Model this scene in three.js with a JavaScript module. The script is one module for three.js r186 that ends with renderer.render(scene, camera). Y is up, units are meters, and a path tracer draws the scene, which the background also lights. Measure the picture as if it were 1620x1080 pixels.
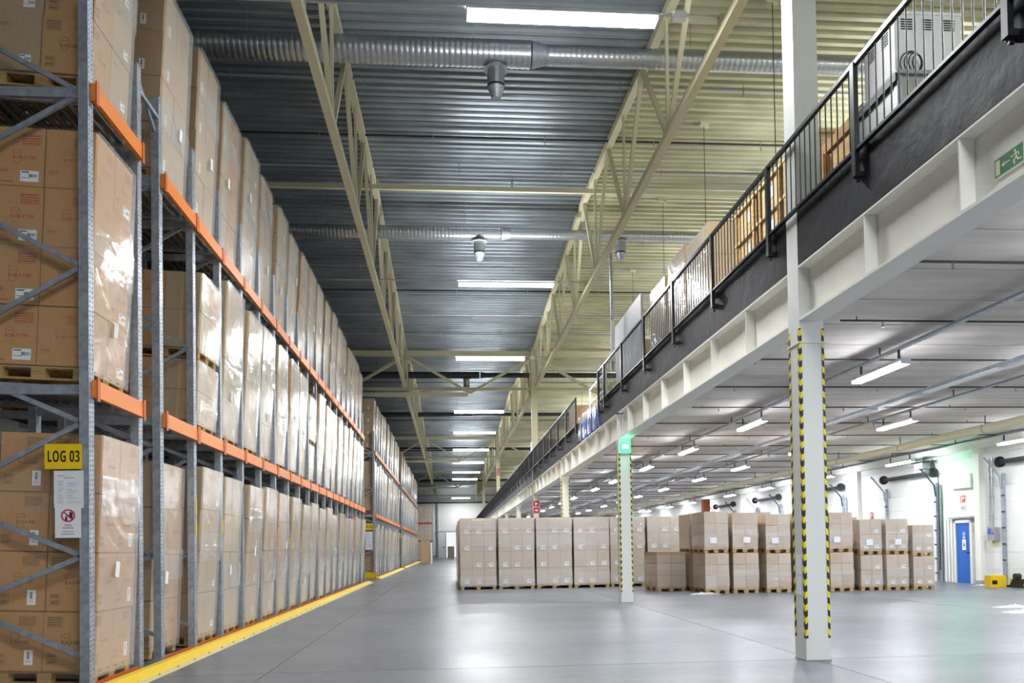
import * as THREE from 'three';
import { mergeGeometries } from 'three/addons/utils/BufferGeometryUtils.js';
import { RectAreaLightUniformsLib } from 'three/addons/lights/RectAreaLightUniformsLib.js';
RectAreaLightUniformsLib.init();

// ------------------------------------------------------------------ camera, daylight, exposure
const scene = new THREE.Scene();
const renderer = new THREE.WebGLRenderer({ antialias: true });
renderer.toneMapping = THREE.LinearToneMapping;
renderer.toneMappingExposure = 1.0;
renderer.shadowMap.enabled = true;
const camera = new THREE.PerspectiveCamera(2 * Math.atan(540 / 1250) * 180 / Math.PI, 1.5, 0.1, 400);
{
  const yaw = 0.0783867, pitch = 0.0211958, roll = -0.0148218;
  const f = new THREE.Vector3(Math.sin(yaw) * Math.cos(pitch), Math.sin(pitch), -Math.cos(yaw) * Math.cos(pitch));
  const r0 = new THREE.Vector3(Math.cos(yaw), 0, Math.sin(yaw)), u0 = new THREE.Vector3().crossVectors(r0, f);
  const r = r0.clone().multiplyScalar(Math.cos(roll)).addScaledVector(u0, Math.sin(roll));
  const u = u0.clone().multiplyScalar(Math.cos(roll)).addScaledVector(r0, -Math.sin(roll));
  camera.quaternion.setFromRotationMatrix(new THREE.Matrix4().makeBasis(r, u, f.clone().negate()));
  camera.position.set(0, 1.4, 0);
  camera.setViewOffset(1620, 1080, 0, -300, 1620, 1080);   // shifted lens: verticals stay upright
  camera.updateProjectionMatrix();
}
scene.background = new THREE.Color(0.9, 0.95, 1.0);        // daylight outside the far gate
const LAMP = { aisle: 240, up: 92, hall: 230, hallUp: 175, deck: 66, deckUp: 0, glow: 16, strip: 98 };       // luminance of the fittings

// ------------------------------------------------------------------ helpers
let seed = 7;
const rnd = () => { seed = (seed * 1664525 + 1013904223) >>> 0; return seed / 4294967296; };
const rr = (a, b) => a + (b - a) * rnd();
const names = new Map();
function numbered(n) { const k = names.get(n) || 0; names.set(n, k + 1); return k ? n + '_' + String(k).padStart(3, '0') : n; }
function thing(name, label, category, x = 0, y = 0, z = 0, group, kind) {
  const o = new THREE.Group(); o.name = numbered(name); o.position.set(x, y, z); scene.add(o);
  o.userData = { label, category }; if (group) o.userData.group = group; if (kind) o.userData.kind = kind;
  return o;
}
function part(name, geo, mat, parent, x = 0, y = 0, z = 0) {
  const m = new THREE.Mesh(geo, mat); m.name = name; m.position.set(x, y, z); m.castShadow = m.receiveShadow = true; parent.add(m); return m;
}
function struct(name, geo, mat, x = 0, y = 0, z = 0, label) {
  const m = part(numbered(name), geo, mat, scene, x, y, z); m.userData.kind = 'structure'; if (label) m.userData.label = label; return m;
}
function structGroup(name, label) { const o = new THREE.Group(); o.name = name; o.userData = { kind: 'structure', label }; scene.add(o); return o; }
const boxCache = new Map();
function bx(w, h, d) {                                     // box with uv in metres
  const key = [w, h, d].map(v => v.toFixed(4)).join();
  if (boxCache.has(key)) return boxCache.get(key);
  const g = new THREE.BoxGeometry(w, h, d), uv = g.attributes.uv, s = [[d, h], [d, h], [w, d], [w, d], [w, h], [w, h]];
  for (let i = 0; i < 24; i++) { const q = s[i >> 2]; uv.setXY(i, uv.getX(i) * q[0], uv.getY(i) * q[1]); }
  boxCache.set(key, g); return g;
}
const at = (g, x, y, z, rx = 0, ry = 0, rz = 0) => { const c = g.clone(); if (rx) c.rotateX(rx); if (ry) c.rotateY(ry); if (rz) c.rotateZ(rz); return c.translate(x, y, z); };
const bxAt = (w, h, d, x, y, z) => at(bx(w, h, d), x, y, z);
function merge(list) { return mergeGeometries(list.map(g => g.index ? g.toNonIndexed() : g)); }
function bar(a, b, w, h) {                                 // square bar from a to b
  const A = new THREE.Vector3(...a), B = new THREE.Vector3(...b), L = A.distanceTo(B), g = bx(w, h, +L.toFixed(4)).clone();
  const m = new THREE.Matrix4().lookAt(A, B, Math.abs(B.y - A.y) > 0.98 * L ? new THREE.Vector3(1, 0, 0) : new THREE.Vector3(0, 1, 0));
  g.applyMatrix4(m); const c = A.add(B).multiplyScalar(0.5); return g.translate(c.x, c.y, c.z);
}
function tube(pts, r, seg = 8, n) {
  const c = new THREE.CurvePath(); for (let i = 1; i < pts.length; i++) c.add(new THREE.LineCurve3(new THREE.Vector3(...pts[i - 1]), new THREE.Vector3(...pts[i])));
  return merge(c.curves.map(k => new THREE.TubeGeometry(k, 1, r, seg, false)));
}
function cyl(r, L, seg, axis, r2 = r) { const g = new THREE.CylinderGeometry(r2, r, L, seg); if (axis === 'x') g.rotateZ(-Math.PI / 2); if (axis === 'z') g.rotateX(Math.PI / 2); return g; }
const ORD = ['first', 'second', 'third', 'fourth', 'fifth', 'sixth', 'seventh', 'eighth', 'ninth', 'tenth', 'eleventh', 'twelfth', 'thirteenth', 'fourteenth', 'fifteenth', 'sixteenth', 'seventeenth', 'eighteenth', 'nineteenth', 'twentieth', 'twenty-first', 'twenty-second', 'twenty-third', 'twenty-fourth', 'twenty-fifth'];

// ------------------------------------------------------------------ textures
function hash(x, y, s) { let n = (x * 374761393 + y * 668265263 + s * 1442695041) | 0; n = Math.imul(n ^ (n >>> 13), 1274126177); return ((n ^ (n >>> 16)) >>> 0) / 4294967296; }
function vnoise(x, y, px, py, s) {
  const xi = Math.floor(x), yi = Math.floor(y), fx = x - xi, fy = y - yi, u = fx * fx * (3 - 2 * fx), v = fy * fy * (3 - 2 * fy);
  const h = (a, b) => hash(((a % px) + px) % px, ((b % py) + py) % py, s);
  return (h(xi, yi) * (1 - u) + h(xi + 1, yi) * u) * (1 - v) + (h(xi, yi + 1) * (1 - u) + h(xi + 1, yi + 1) * u) * v;
}
function fbm(u, v, px, py, o, s) { let a = 0, k = 0.5, t = 0; for (let i = 0; i < o; i++) { a += k * vnoise(u * px, v * py, px, py, s + i); t += k; k *= 0.5; px *= 2; py *= 2; } return a / t; }
function dataTex(n, fn, srgb, rep) {
  const d = new Uint8Array(n * n * 4);
  for (let y = 0; y < n; y++) for (let x = 0; x < n; x++) { const c = fn(x / n, y / n), i = (y * n + x) * 4; for (let k = 0; k < 3; k++) d[i + k] = Math.max(0, Math.min(255, 255 * (c.length ? c[k] : c))); d[i + 3] = 255; }
  const t = new THREE.DataTexture(d, n, n); t.wrapS = t.wrapT = THREE.RepeatWrapping; t.magFilter = THREE.LinearFilter; t.minFilter = THREE.LinearFilter;
  if (srgb) t.colorSpace = THREE.SRGBColorSpace; if (rep) t.repeat.set(1 / rep, 1 / rep); t.needsUpdate = true; return t;
}
function canvasTex(w, h, draw) {
  const c = document.createElement('canvas'); c.width = w; c.height = h; draw(c.getContext('2d'), w, h);
  const t = new THREE.CanvasTexture(c); t.colorSpace = THREE.SRGBColorSpace; t.wrapS = t.wrapT = THREE.RepeatWrapping; return t;
}
const std = o => new THREE.MeshStandardMaterial(o);
const phys = o => new THREE.MeshPhysicalMaterial(o);
const lin = (r, g, b) => new THREE.Color().setRGB(r, g, b);

// floor: polished concrete with cloudy tone, fine grain and curved wheel marks
const floorCol = dataTex(1024, (u, v) => {
  const c = fbm(u, v, 5, 5, 5, 11), f = fbm(u, v, 90, 90, 2, 23), st = fbm(u, v, 3, 40, 3, 31);
  let k = 0.465 + 0.17 * (c - 0.5) + 0.05 * (f - 0.5) + 0.05 * (st - 0.5);
  for (const [cx, cy, R] of [[1.35, -0.2, 0.95], [1.38, -0.2, 0.86], [-0.4, 0.6, 0.8]]) { const q = Math.abs(Math.hypot(u - cx, v - cy) - R); if (q < 0.006) k += 0.035 * (1 - q / 0.006) * (0.4 + f); }
  return [k * 0.95, k * 0.985, k * 1.04];
}, true, 12);
const floorRough = dataTex(512, (u, v) => 0.31 + 0.12 * fbm(u, v, 5, 5, 3, 51), false, 9);
const galvTex = dataTex(256, (u, v) => { const k = 0.78 + 0.22 * (fbm(u, v, 14, 14, 3, 71) - 0.5) + 0.1 * (fbm(u, v, 3, 3, 2, 72) - 0.5); return [k, k * 1.005, k * 1.015]; }, true, 0.8);
const deckTex = dataTex(512, (u, v) => { const k = 0.8 + 0.18 * (fbm(u, v, 3, 40, 4, 81) - 0.5) + 0.22 * (fbm(u, v, 6, 6, 4, 82) - 0.5); return [k, k, k]; }, true, 6);
const filmBump = dataTex(512, (u, v) => {
  const w = fbm(u, v, 4, 4, 3, 91) * 0.5, a = fbm((u + w) % 1, (v + 0.5 * u + w) % 1, 3, 18, 4, 92), b = Math.abs(fbm(u, v, 5, 9, 4, 93) - 0.5) * 2;
  return Math.pow(a, 1.4) * 0.65 + (1 - b) * 0.35;
}, false);
const woodTex = dataTex(256, (u, v) => { const g = fbm(u, v, 3, 40, 4, 101), k = 0.82 + 0.3 * (g - 0.5); return [k, k * 0.97, k * 0.93]; }, true, 0.5);
const paintTex = dataTex(512, (u, v) => { const a = fbm(u, v, 8, 8, 5, 111), d = fbm(u, v, 60, 20, 3, 112); const k = 0.72 + 0.5 * (a - 0.5) + 0.25 * (d - 0.5); return [k, k, k * 1.02]; }, true, 2.5);
const paintBump = dataTex(512, (u, v) => fbm(u, v, 10, 10, 6, 121), false, 1.6);
const slabTex = dataTex(512, (u, v) => { const k = 0.86 + 0.18 * (fbm(u, v, 3, 24, 4, 131) - 0.5) + 0.12 * (fbm(u, v, 8, 8, 4, 132) - 0.5); return [k, k * 0.985, k * 0.965]; }, true, 5);

// cartons: kraft board with flutes, tape line and print
function kraft(c, w, h, tone) {
  c.fillStyle = tone; c.fillRect(0, 0, w, h);
  for (let i = 0; i < 2600; i++) { c.fillStyle = rnd() < 0.5 ? 'rgba(70,45,20,0.05)' : 'rgba(255,230,190,0.05)'; c.fillRect(rnd() * w, rnd() * h, 1 + rnd() * 3, 4 + rnd() * 40); }
  c.fillStyle = 'rgba(120,88,50,0.35)'; c.fillRect(0, h * 0.015, w, 2); c.fillRect(0, h * 0.985, w, 2);
}
function smallBars(c, x, y, w, n, ink, lh) { c.fillStyle = ink; for (let i = 0; i < n; i++) { let q = x; while (q < x + w - 8) { const k = 6 + rnd() * 14; c.fillRect(q, y + i * lh, Math.min(k, x + w - q), lh * 0.55); q += k + 4; } } }
function print(c, w, h, ink, text, block, o = {}) {
  c.strokeStyle = ink; c.lineWidth = 3.5; c.globalAlpha = o.a || 0.95;
  c.strokeRect(block[0], block[1], block[2], block[3]); smallBars(c, block[0] + 6, block[1] + 7, block[2] - 12, 4, ink, (block[3] - 8) / 4);
  c.beginPath(); c.ellipse(230, 205, 46, 17, 0, 0, 7); c.stroke();
  c.beginPath(); c.moveTo(186, 208); c.lineTo(196, 300); c.bezierCurveTo(205, 316, 255, 316, 264, 300); c.lineTo(274, 208); c.stroke();
  c.fillStyle = ink; c.font = 'bold 40px sans-serif'; c.fillText(text, 190, 274);
  c.strokeRect(40, 365, 100, 34); smallBars(c, 48, 374, 84, 1, ink, 26); if (o.two) { c.strokeRect(40, 418, 100, 36); smallBars(c, 50, 428, 80, 1, ink, 30); }
  c.beginPath(); c.arc(410, 395, 16, 0.3, 2.84); c.moveTo(410, 411); c.lineTo(410, 432); c.moveTo(398, 432); c.lineTo(422, 432); c.stroke();
  c.globalAlpha = 1;
}
function sticker(c, x, y, w, h) {
  c.fillStyle = '#f0f1f2'; c.fillRect(x, y, w, h); c.fillStyle = '#39424f';
  if (h > w) { for (let i = 0; i < 14; i++) c.fillRect(x + w * 0.3, y + h * 0.12 + i * h * 0.036, w * 0.3, h * (0.01 + 0.02 * rnd())); c.fillStyle = '#8d98a8'; c.fillRect(x + w * 0.15, y + h * 0.7, w * 0.5, 4); c.fillRect(x + w * 0.15, y + h * 0.8, w * 0.6, 4); }
  else { for (let i = 0; i < 14; i++) c.fillRect(x + w * 0.46 + i * w * 0.034, y + h * 0.3, w * (0.008 + 0.02 * rnd()), h * 0.3); c.fillStyle = '#59616d'; c.fillRect(x + w * 0.06, y + h * 0.08, w * 0.42, h * 0.12); c.fillStyle = '#8d98a8'; c.fillRect(x + w * 0.06, y + h * 0.62, w * 0.5, h * 0.07); }
}
const cartonMat = (draw) => std({ map: canvasTex(512, 512, draw), roughness: 0.82 });
const CARTON = {
  red: cartonMat((c, w, h) => { kraft(c, w, h, '#bd915c'); print(c, w, h, '#a8382a', '0,33L X 1700', [280, 60, 190, 92]); smallBars(c, 60, 470, 130, 1, '#a8382a', 20); sticker(c, 270, 376, 190, 96); }),
  redPlain: cartonMat((c, w, h) => { kraft(c, w, h, '#bd915c'); print(c, w, h, '#a8382a', '0,33L X 1700', [290, 70, 150, 80], { a: 0.55 }); }),
  black: cartonMat((c, w, h) => { kraft(c, w, h, '#bb8f5c'); print(c, w, h, '#4a3f2e', '0,3L X 800', [40, 40, 150, 84], { two: 1, a: 0.85 }); }),
  blackLabel: cartonMat((c, w, h) => { kraft(c, w, h, '#bb8f5c'); print(c, w, h, '#4a3f2e', '0,3L X 800', [270, 40, 170, 78], { two: 1, a: 0.65 }); sticker(c, 330, 330, 90, 130); }),
  plain: cartonMat((c, w, h) => { kraft(c, w, h, '#b19a79'); c.fillStyle = 'rgba(205,182,140,0.5)'; c.fillRect(w * 0.46, 0, w * 0.08, h); }),
  plainLabel: cartonMat((c, w, h) => { kraft(c, w, h, '#b19a79'); sticker(c, 300, 370, 120, 80); smallBars(c, 70, 90, 110, 2, '#6b5638', 16); }),
  tan: cartonMat((c, w, h) => { kraft(c, w, h, '#b79d7c'); sticker(c, 210, 330, 78, 120); }),
  pale: cartonMat((c, w, h) => { kraft(c, w, h, '#bcaa94'); smallBars(c, 90, 90, 120, 1, '#6b5638', 18); }),
  paleLabel: cartonMat((c, w, h) => { kraft(c, w, h, '#bcaa94'); sticker(c, 190, 345, 200, 118); }),
  tanPlain: cartonMat((c, w, h) => { kraft(c, w, h, '#b59b7a'); }),
};
const filmMat = phys({ color: 0xffffff, roughness: 0.19, transmission: 0.83, thickness: 0, ior: 1.42, bumpMap: filmBump, bumpScale: 0.014, side: THREE.DoubleSide });
const filmClear = phys({ color: 0xffffff, roughness: 0.14, transmission: 0.965, thickness: 0, ior: 1.42, bumpMap: filmBump, bumpScale: 0.01, side: THREE.DoubleSide });
const filmBand = phys({ color: 0xffffff, roughness: 0.12, transmission: 0.85, thickness: 0, ior: 1.45, bumpMap: filmBump, bumpScale: 0.04, side: THREE.DoubleSide });
const filmMat2 = phys({ color: 0xffffff, roughness: 0.24, transmission: 0.81, thickness: 0, ior: 1.42, bumpMap: filmBump, bumpScale: 0.024, side: THREE.DoubleSide });
const M = {
  floor: std({ map: floorCol, roughnessMap: floorRough, roughness: 1, color: 0xffffff }),
  joint: std({ color: 0x3c3d3f, roughness: 0.9 }),
  wall: std({ color: 0xe6e7e4, roughness: 0.7 }),
  deck: std({ map: deckTex, color: 0xb6c2ca, roughness: 0.35, metalness: 0.62 }),
  deckCream: std({ map: deckTex, color: 0xdcd9b2, roughness: 0.5, metalness: 0.05 }),
  cream: std({ color: 0xcbc6a6, roughness: 0.55 }),
  columnWhite: std({ color: 0xd5d8d3, roughness: 0.42 }),
  beamWhite: std({ color: 0xf0efe6, roughness: 0.55 }),
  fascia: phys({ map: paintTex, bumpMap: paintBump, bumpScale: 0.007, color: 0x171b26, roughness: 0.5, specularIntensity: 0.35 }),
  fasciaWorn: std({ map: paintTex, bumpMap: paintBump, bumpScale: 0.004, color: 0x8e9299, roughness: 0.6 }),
  rail: std({ color: 0x24282c, roughness: 0.35, metalness: 0.3 }),
  galv: std({ map: galvTex, color: 0xc9d2dc, roughness: 0.4, metalness: 0.4 }),
  galvPipe: std({ color: 0xb7bcc0, roughness: 0.3, metalness: 0.85 }),
  darkPipe: std({ color: 0x2e3233, roughness: 0.55 }),
  orange: std({ color: 0xe8822a, roughness: 0.42 }),
  orangeDark: std({ color: 0xbf5a1c, roughness: 0.5 }),
  yellow: std({ color: 0xe6c11c, roughness: 0.5 }),
  yellowWorn: std({ color: 0xd8cf9c, roughness: 0.6 }),
  wood: std({ map: woodTex, color: 0xd9b67c, roughness: 0.8 }),
  ply: std({ map: woodTex, color: 0xead0a0, roughness: 0.75 }),
  woodDark: std({ map: woodTex, color: 0xc2965c, roughness: 0.8 }),
  roller: std({ color: 0x575b5c, roughness: 0.45, metalness: 0.5 }),
  slab: std({ map: slabTex, color: 0xe0dbd6, roughness: 0.78 }),
  screed: std({ color: 0x8d8d88, roughness: 0.8 }),
  black: std({ color: 0x17181a, roughness: 0.5 }),
  white: std({ color: 0xeceeee, roughness: 0.5 }),
  machine: std({ color: 0xf4f6f8, roughness: 0.4 }),
  steel: std({ color: 0x9ba09c, roughness: 0.4, metalness: 0.5 }),
  grey: std({ color: 0x9aa0a4, roughness: 0.5 }),
  blue: std({ color: 0x1f63bd, roughness: 0.45 }),
  blueGoods: std({ color: 0x2f55a8, roughness: 0.35 }),
  red: std({ color: 0xc02a2a, roughness: 0.5 }),
  brown: std({ color: 0xa45a2c, roughness: 0.6 }),
  paper: std({ color: 0xe8ebee, roughness: 0.7 }),
};

// ------------------------------------------------------------------ room shell
const ZB = -132, ZF = 27, XL = -24, XR = 17.3, XA = -2.12, XC = 4.37;
{
  const floor = structGroup('floor', 'grey polished concrete floor with saw-cut joints');
  part('floor_base', bx(XR - XL + 1, 0.3, ZF - ZB + 1), M.joint, floor, (XL + XR) / 2, -0.158, (ZF + ZB) / 2);
  const xs = [XL, -8.6, XA, XC, 10.9, XR + 0.3], zs = [ZF + 0.3, 0.9]; for (let z = -9.3; z > ZB; z -= 10.2) zs.push(z); zs.push(ZB - 0.3);
  for (let i = 0; i + 1 < xs.length; i++) for (let j = 0; j + 1 < zs.length; j++) {
    const w = xs[i + 1] - xs[i] - 0.012, d = zs[j] - zs[j + 1] - 0.012, g = bx(w, 0.02, d).clone(), uv = g.attributes.uv;
    for (let k = 0; k < 24; k++) uv.setXY(k, uv.getX(k) + i * 3.7, uv.getY(k) + j * 5.3);
    part('floor_slab', g, M.floor, floor, (xs[i] + xs[i + 1]) / 2, -0.01, (zs[j] + zs[j + 1]) / 2);
  }
}
const roofY = z => { let t = ((-z - 9.3) % 30.6 + 30.6) % 30.6; return 11.62 + 0.85 * (1 - Math.abs(t - 15.3) / 15.3); };
function deckGeo(x0, x1) {
  const pos = [], uv = [], p = 0.29, prof = [[0, 0], [0.11, 0], [0.15, 0.11], [0.25, 0.11], [0.29, 0]];
  for (let z = ZF; z > ZB; z -= p) for (let k = 0; k < 4; k++) {
    const za = z - prof[k][0], zb = z - prof[k + 1][0], ya = roofY(z) + prof[k][1], yb = roofY(z - (k === 3 ? p : 0)) + prof[k + 1][1];
    const P = [[x0, ya, za], [x1, ya, za], [x1, yb, zb], [x0, yb, zb]];
    for (const i of [0, 3, 2, 0, 2, 1]) { pos.push(...P[i]); uv.push(P[i][0], P[i][2]); }
  }
  const g = new THREE.BufferGeometry(); g.setAttribute('position', new THREE.Float32BufferAttribute(pos, 3)); g.setAttribute('uv', new THREE.Float32BufferAttribute(uv, 2)); g.computeVertexNormals(); return g;
}
{
  const c = structGroup('ceiling', 'corrugated metal roof deck');
  part('deck_sheet', deckGeo(XL - 0.3, XA), M.deck, c); part('deck_sheet', deckGeo(XA, XC), M.deck, c);
  part('deck_sheet', deckGeo(XC, XR + 0.6), M.deckCream, c).userData.label = 'cream painted roof deck above the mezzanine';
  part('roof_insulation', bx(XR - XL + 2, 0.3, ZF - ZB + 2), M.wall, c, (XL + XR) / 2, 13.0, (ZF + ZB) / 2);
}
struct('wall_left', bx(0.3, 13.2, ZF - ZB + 1), M.wall, XL - 0.15, 6.4, (ZF + ZB) / 2);
struct('wall_front', bx(XR - XL + 2, 13.2, 0.3), M.wall, (XL + XR) / 2, 6.4, ZF + 0.15);
{ // far end wall with the open gate
  const w = structGroup('wall_back', 'pale end wall with an open gate'), z = ZB - 0.15, y1 = 12.9;
  part('wall_panel', bx(-0.75 - XL, y1, 0.3), M.wall, w, (XL - 0.75) / 2, y1 / 2, z);
  part('wall_panel', bx(XR + 0.6 - 1.35, y1, 0.3), M.wall, w, (XR + 0.6 + 1.35) / 2, y1 / 2, z);
  part('wall_panel', bx(2.1, y1 - 4.15, 0.3), M.wall, w, 0.3, (y1 + 4.15) / 2, z);
  part('wall_rail', bx(20, 0.22, 0.12), M.darkPipe, w, -2, 9.1, ZB + 0.06);
  part('wall_rail', bx(22, 0.16, 0.1), M.grey, w, -2, 10.3, ZB + 0.06);
  part('wall_post', bx(0.3, 9, 0.2), M.grey, w, -2.05, 4.5, ZB + 0.1);
  part('plinth', bx(9, 0.35, 0.06), M.grey, w, -6.6, 0.18, ZB + 0.03);
  const d = new THREE.Group(); d.name = 'door_1'; d.userData = { kind: 'structure', label: 'white gate leaf slid open beside the bright gateway' }; scene.add(d);
  part('gate_leaf', bx(1.25, 4.2, 0.08), M.wall, d, -1.32, 2.1, ZB + 0.2); part('gate_track', bx(4.4, 0.12, 0.14), M.grey, d, -0.1, 4.3, ZB + 0.22);
  part('gate_post', bx(0.12, 4.15, 0.1), M.grey, d, -0.69, 2.08, ZB + 0.2); part('handle', bx(0.12, 0.3, 0.06), M.black, d, -1.0, 1.7, ZB + 0.27);
}

// ------------------------------------------------------------------ roof trusses
const spans = [[21.3, -9.3], [-9.3, -39.9], [-39.9, -70.5], [-70.5, -101.1], [-101.1, -131.6]];
const SPANNAME = ['above the entrance end', 'in the first roof bay', 'in the second roof bay', 'in the third roof bay', 'in the last roof bay by the end wall'];
for (const [X, where] of [[XA, 'along the rack side of the aisle'], [XC, 'along the mezzanine columns']]) spans.forEach(([za, zb], s) => {
  if (s === 0) return;
  const t = thing('roof_truss', `cream steel lattice truss ${where}, ${SPANNAME[s]}`, 'truss', X, 0, za, 'roof trusses along the aisle', 'structure');
  const yb = 9.42, n = 8, p = (za - zb) / n, mid = -(za - zb) / 2;
  const top = z => roofY(za + z) - 0.13;
  part('top_chord', merge([bar([0, top(-0.1), -0.1], [0, top(mid), mid], 0.17, 0.18), bar([0, top(mid), mid], [0, top(zb - za + 0.1), zb - za + 0.1], 0.17, 0.18)]), M.cream, t);
  part('bottom_chord', bar([0, yb, -0.95], [0, yb, zb - za + 0.95], 0.15, 0.16), M.cream, t);
  for (let k = 0; k < n; k++) {
    const zB = Math.max(-(za - zb) + 1.0, Math.min(-1.0, -(k + 0.5) * p)), z0 = -k * p, z1 = -(k + 1) * p;
    part('diagonal', bar([0, top(Math.min(-0.2, z0)), Math.min(-0.2, z0)], [0, yb, zB], 0.09, 0.08), M.cream, t);
    part('post', bar([0, top(zB), zB], [0, yb, zB], 0.07, 0.06), M.cream, t);
    part('diagonal', bar([0, yb, zB], [0, top(Math.max(z1, zb - za + 0.2)), Math.max(z1, zb - za + 0.2)], 0.1, 0.08), M.cream, t);
  }
});
for (const [i, z] of [[0, -39.9], [1, -70.5], [2, -101.1]]) {
  const t = thing('cross_girder', `cream cross girder with V bracing at the ${ORD[i]} roof valley`, 'girder', 0, 0, z - 0.15, 'cross girders', 'structure');
  part('top_chord', bx(38, 0.26, 0.2), M.cream, t, -2.5, 11.3, 0); part('bottom_chord', bx(24.2, 0.2, 0.18), M.cream, t, -11.1, 9.22, 0);
  const v = (x0, x1) => { const xm = (x0 + x1) / 2; part('diagonal', bar([x0, 11.2, 0], [xm, 9.3, 0], 0.14, 0.12), M.cream, t); part('diagonal', bar([xm, 9.3, 0], [x1, 11.2, 0], 0.14, 0.12), M.cream, t); };
  v(-15.1, -8.61); v(-8.61, XA); v(XA, XC); v(XC, 10.86);
  part('purlin', bx(38, 0.14, 0.12), M.cream, t, -2.5, 9.75, -1.2);
}

// ------------------------------------------------------------------ columns
const tapeTex = canvasTex(64, 256, (c, w, h) => { c.fillStyle = '#e3d31f'; c.fillRect(0, 0, w, h); c.fillStyle = '#1b1b1a'; for (let y = -128; y < 384; y += 128) { c.beginPath(); c.moveTo(0, y + 64); c.lineTo(w, y); c.lineTo(w, y + 64); c.lineTo(0, y + 128); c.fill(); } });
const tapeMat = std({ map: tapeTex, roughness: 0.55 });
function tapeGeo(h) { const g = merge([bxAt(0.027, h, 0.003, 0.0135, 0, 0.0015), bxAt(0.003, h, 0.045, -0.0015, 0, -0.0225)]).clone(), p = g.attributes.position, uv = g.attributes.uv; for (let i = 0; i < p.count; i++) uv.setXY(i, (p.getX(i) - p.getZ(i)) / 0.09 + 0.5, p.getY(i) / 0.3); return g; }
const signTex = {};
function flatSign(w, h, t, tex, edge = M.white) { const m = std({ map: tex, roughness: 0.5 }); return [bx01(w, h, t), [edge, edge, edge, edge, m, edge]]; }
function bx01(w, h, d) { return new THREE.BoxGeometry(w, h, d); }
const fireTex = canvasTex(128, 256, (c, w, h) => { c.fillStyle = '#f0e9e6'; c.fillRect(0, 0, w, h); c.fillStyle = '#b3262c'; c.fillRect(6, 6, w - 12, 116); c.fillRect(6, 134, w - 12, 116); c.fillStyle = '#f3dcd8'; c.fillRect(46, 30, 12, 70); c.beginPath(); c.moveTo(60, 34); c.lineTo(98, 60); c.lineTo(60, 84); c.fill(); c.fillRect(28, 182, 40, 20); c.beginPath(); c.moveTo(64, 164); c.lineTo(102, 192); c.lineTo(64, 220); c.fill(); });
const hoseTex = canvasTex(128, 160, (c, w, h) => { c.fillStyle = '#f0efee'; c.fillRect(0, 0, w, h); c.fillStyle = '#bd3330'; c.fillRect(8, 8, w - 16, h - 16); c.fillStyle = '#f5e6e2'; c.fillRect(30, 24, 20, 110); c.fillRect(62, 40, 36, 40); c.clearRect; c.fillStyle = '#bd3330'; c.fillRect(72, 50, 14, 14); });
const docTex = canvasTex(256, 360, (c, w, h) => { c.fillStyle = '#dfe3e7'; c.fillRect(0, 0, w, h); c.fillStyle = '#8f959c'; c.fillRect(28, 44, 60, 8); c.fillRect(80, 66, 100, 7); for (let i = 0; i < 17; i++) { if (i % 5 < 4) { c.fillRect(34, 100 + i * 13, 20 + rnd() * 40, 3); c.fillRect(112, 116 + i * 12, 40 + rnd() * 80, 3); } } });
const banTex = canvasTex(256, 340, (c, w, h) => {
  c.fillStyle = '#e4e7ec'; c.fillRect(0, 0, w, h); c.strokeStyle = '#c2282f'; c.lineWidth = 15; c.fillStyle = '#2a2f45';
  c.beginPath(); c.arc(110, 112, 10, 0, 7); c.fill(); c.fillRect(98, 122, 24, 34); c.fillRect(140, 70, 34, 62); for (let i = 0; i < 4; i++) c.fillRect(140 + i * 9, 56 + (i % 2) * 5, 7, 30); c.fillRect(122, 92, 20, 12);
  c.beginPath(); c.arc(128, 100, 62, 0, 7); c.stroke(); c.beginPath(); c.moveTo(84, 58); c.lineTo(172, 144); c.stroke();
  c.fillStyle = '#4b4f58'; c.font = 'bold 26px sans-serif'; c.textAlign = 'center'; c.fillText('Pääsy', 128, 212); c.fillText('kielletty', 128, 242); smallBars(c, 70, 268, 120, 1, '#6a6e76', 16); smallBars(c, 60, 296, 140, 1, '#6a6e76', 16);
});
const logTex = (txt) => canvasTex(384, 256, (c, w, h) => { c.fillStyle = '#e9c616'; c.fillRect(0, 0, w, h); c.fillStyle = '#1d1710'; c.font = 'bold 118px sans-serif'; c.textAlign = 'center'; c.save(); c.translate(w / 2 + 2, 182); c.scale(0.86, 1.36); c.fillText(txt, 0, 0); c.restore(); });
const tapeGeos = [0, 1, 2, 3].map(i => { const g = tapeGeo(3.72); const sx = i % 2 ? -1 : 1, sz = i > 1 ? -1 : 1; g.scale(sx, 1, sz); if (sx * sz < 0) { const p = g.attributes.position, n = g.attributes.normal, uv = g.attributes.uv; for (let k = 0; k < p.count; k += 3) for (const a of [p, n, uv]) { const q = a.itemSize; for (let c = 0; c < q; c++) { const t = a.array[(k + 1) * q + c]; a.array[(k + 1) * q + c] = a.array[(k + 2) * q + c]; a.array[(k + 2) * q + c] = t; } } } return g; });
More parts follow.
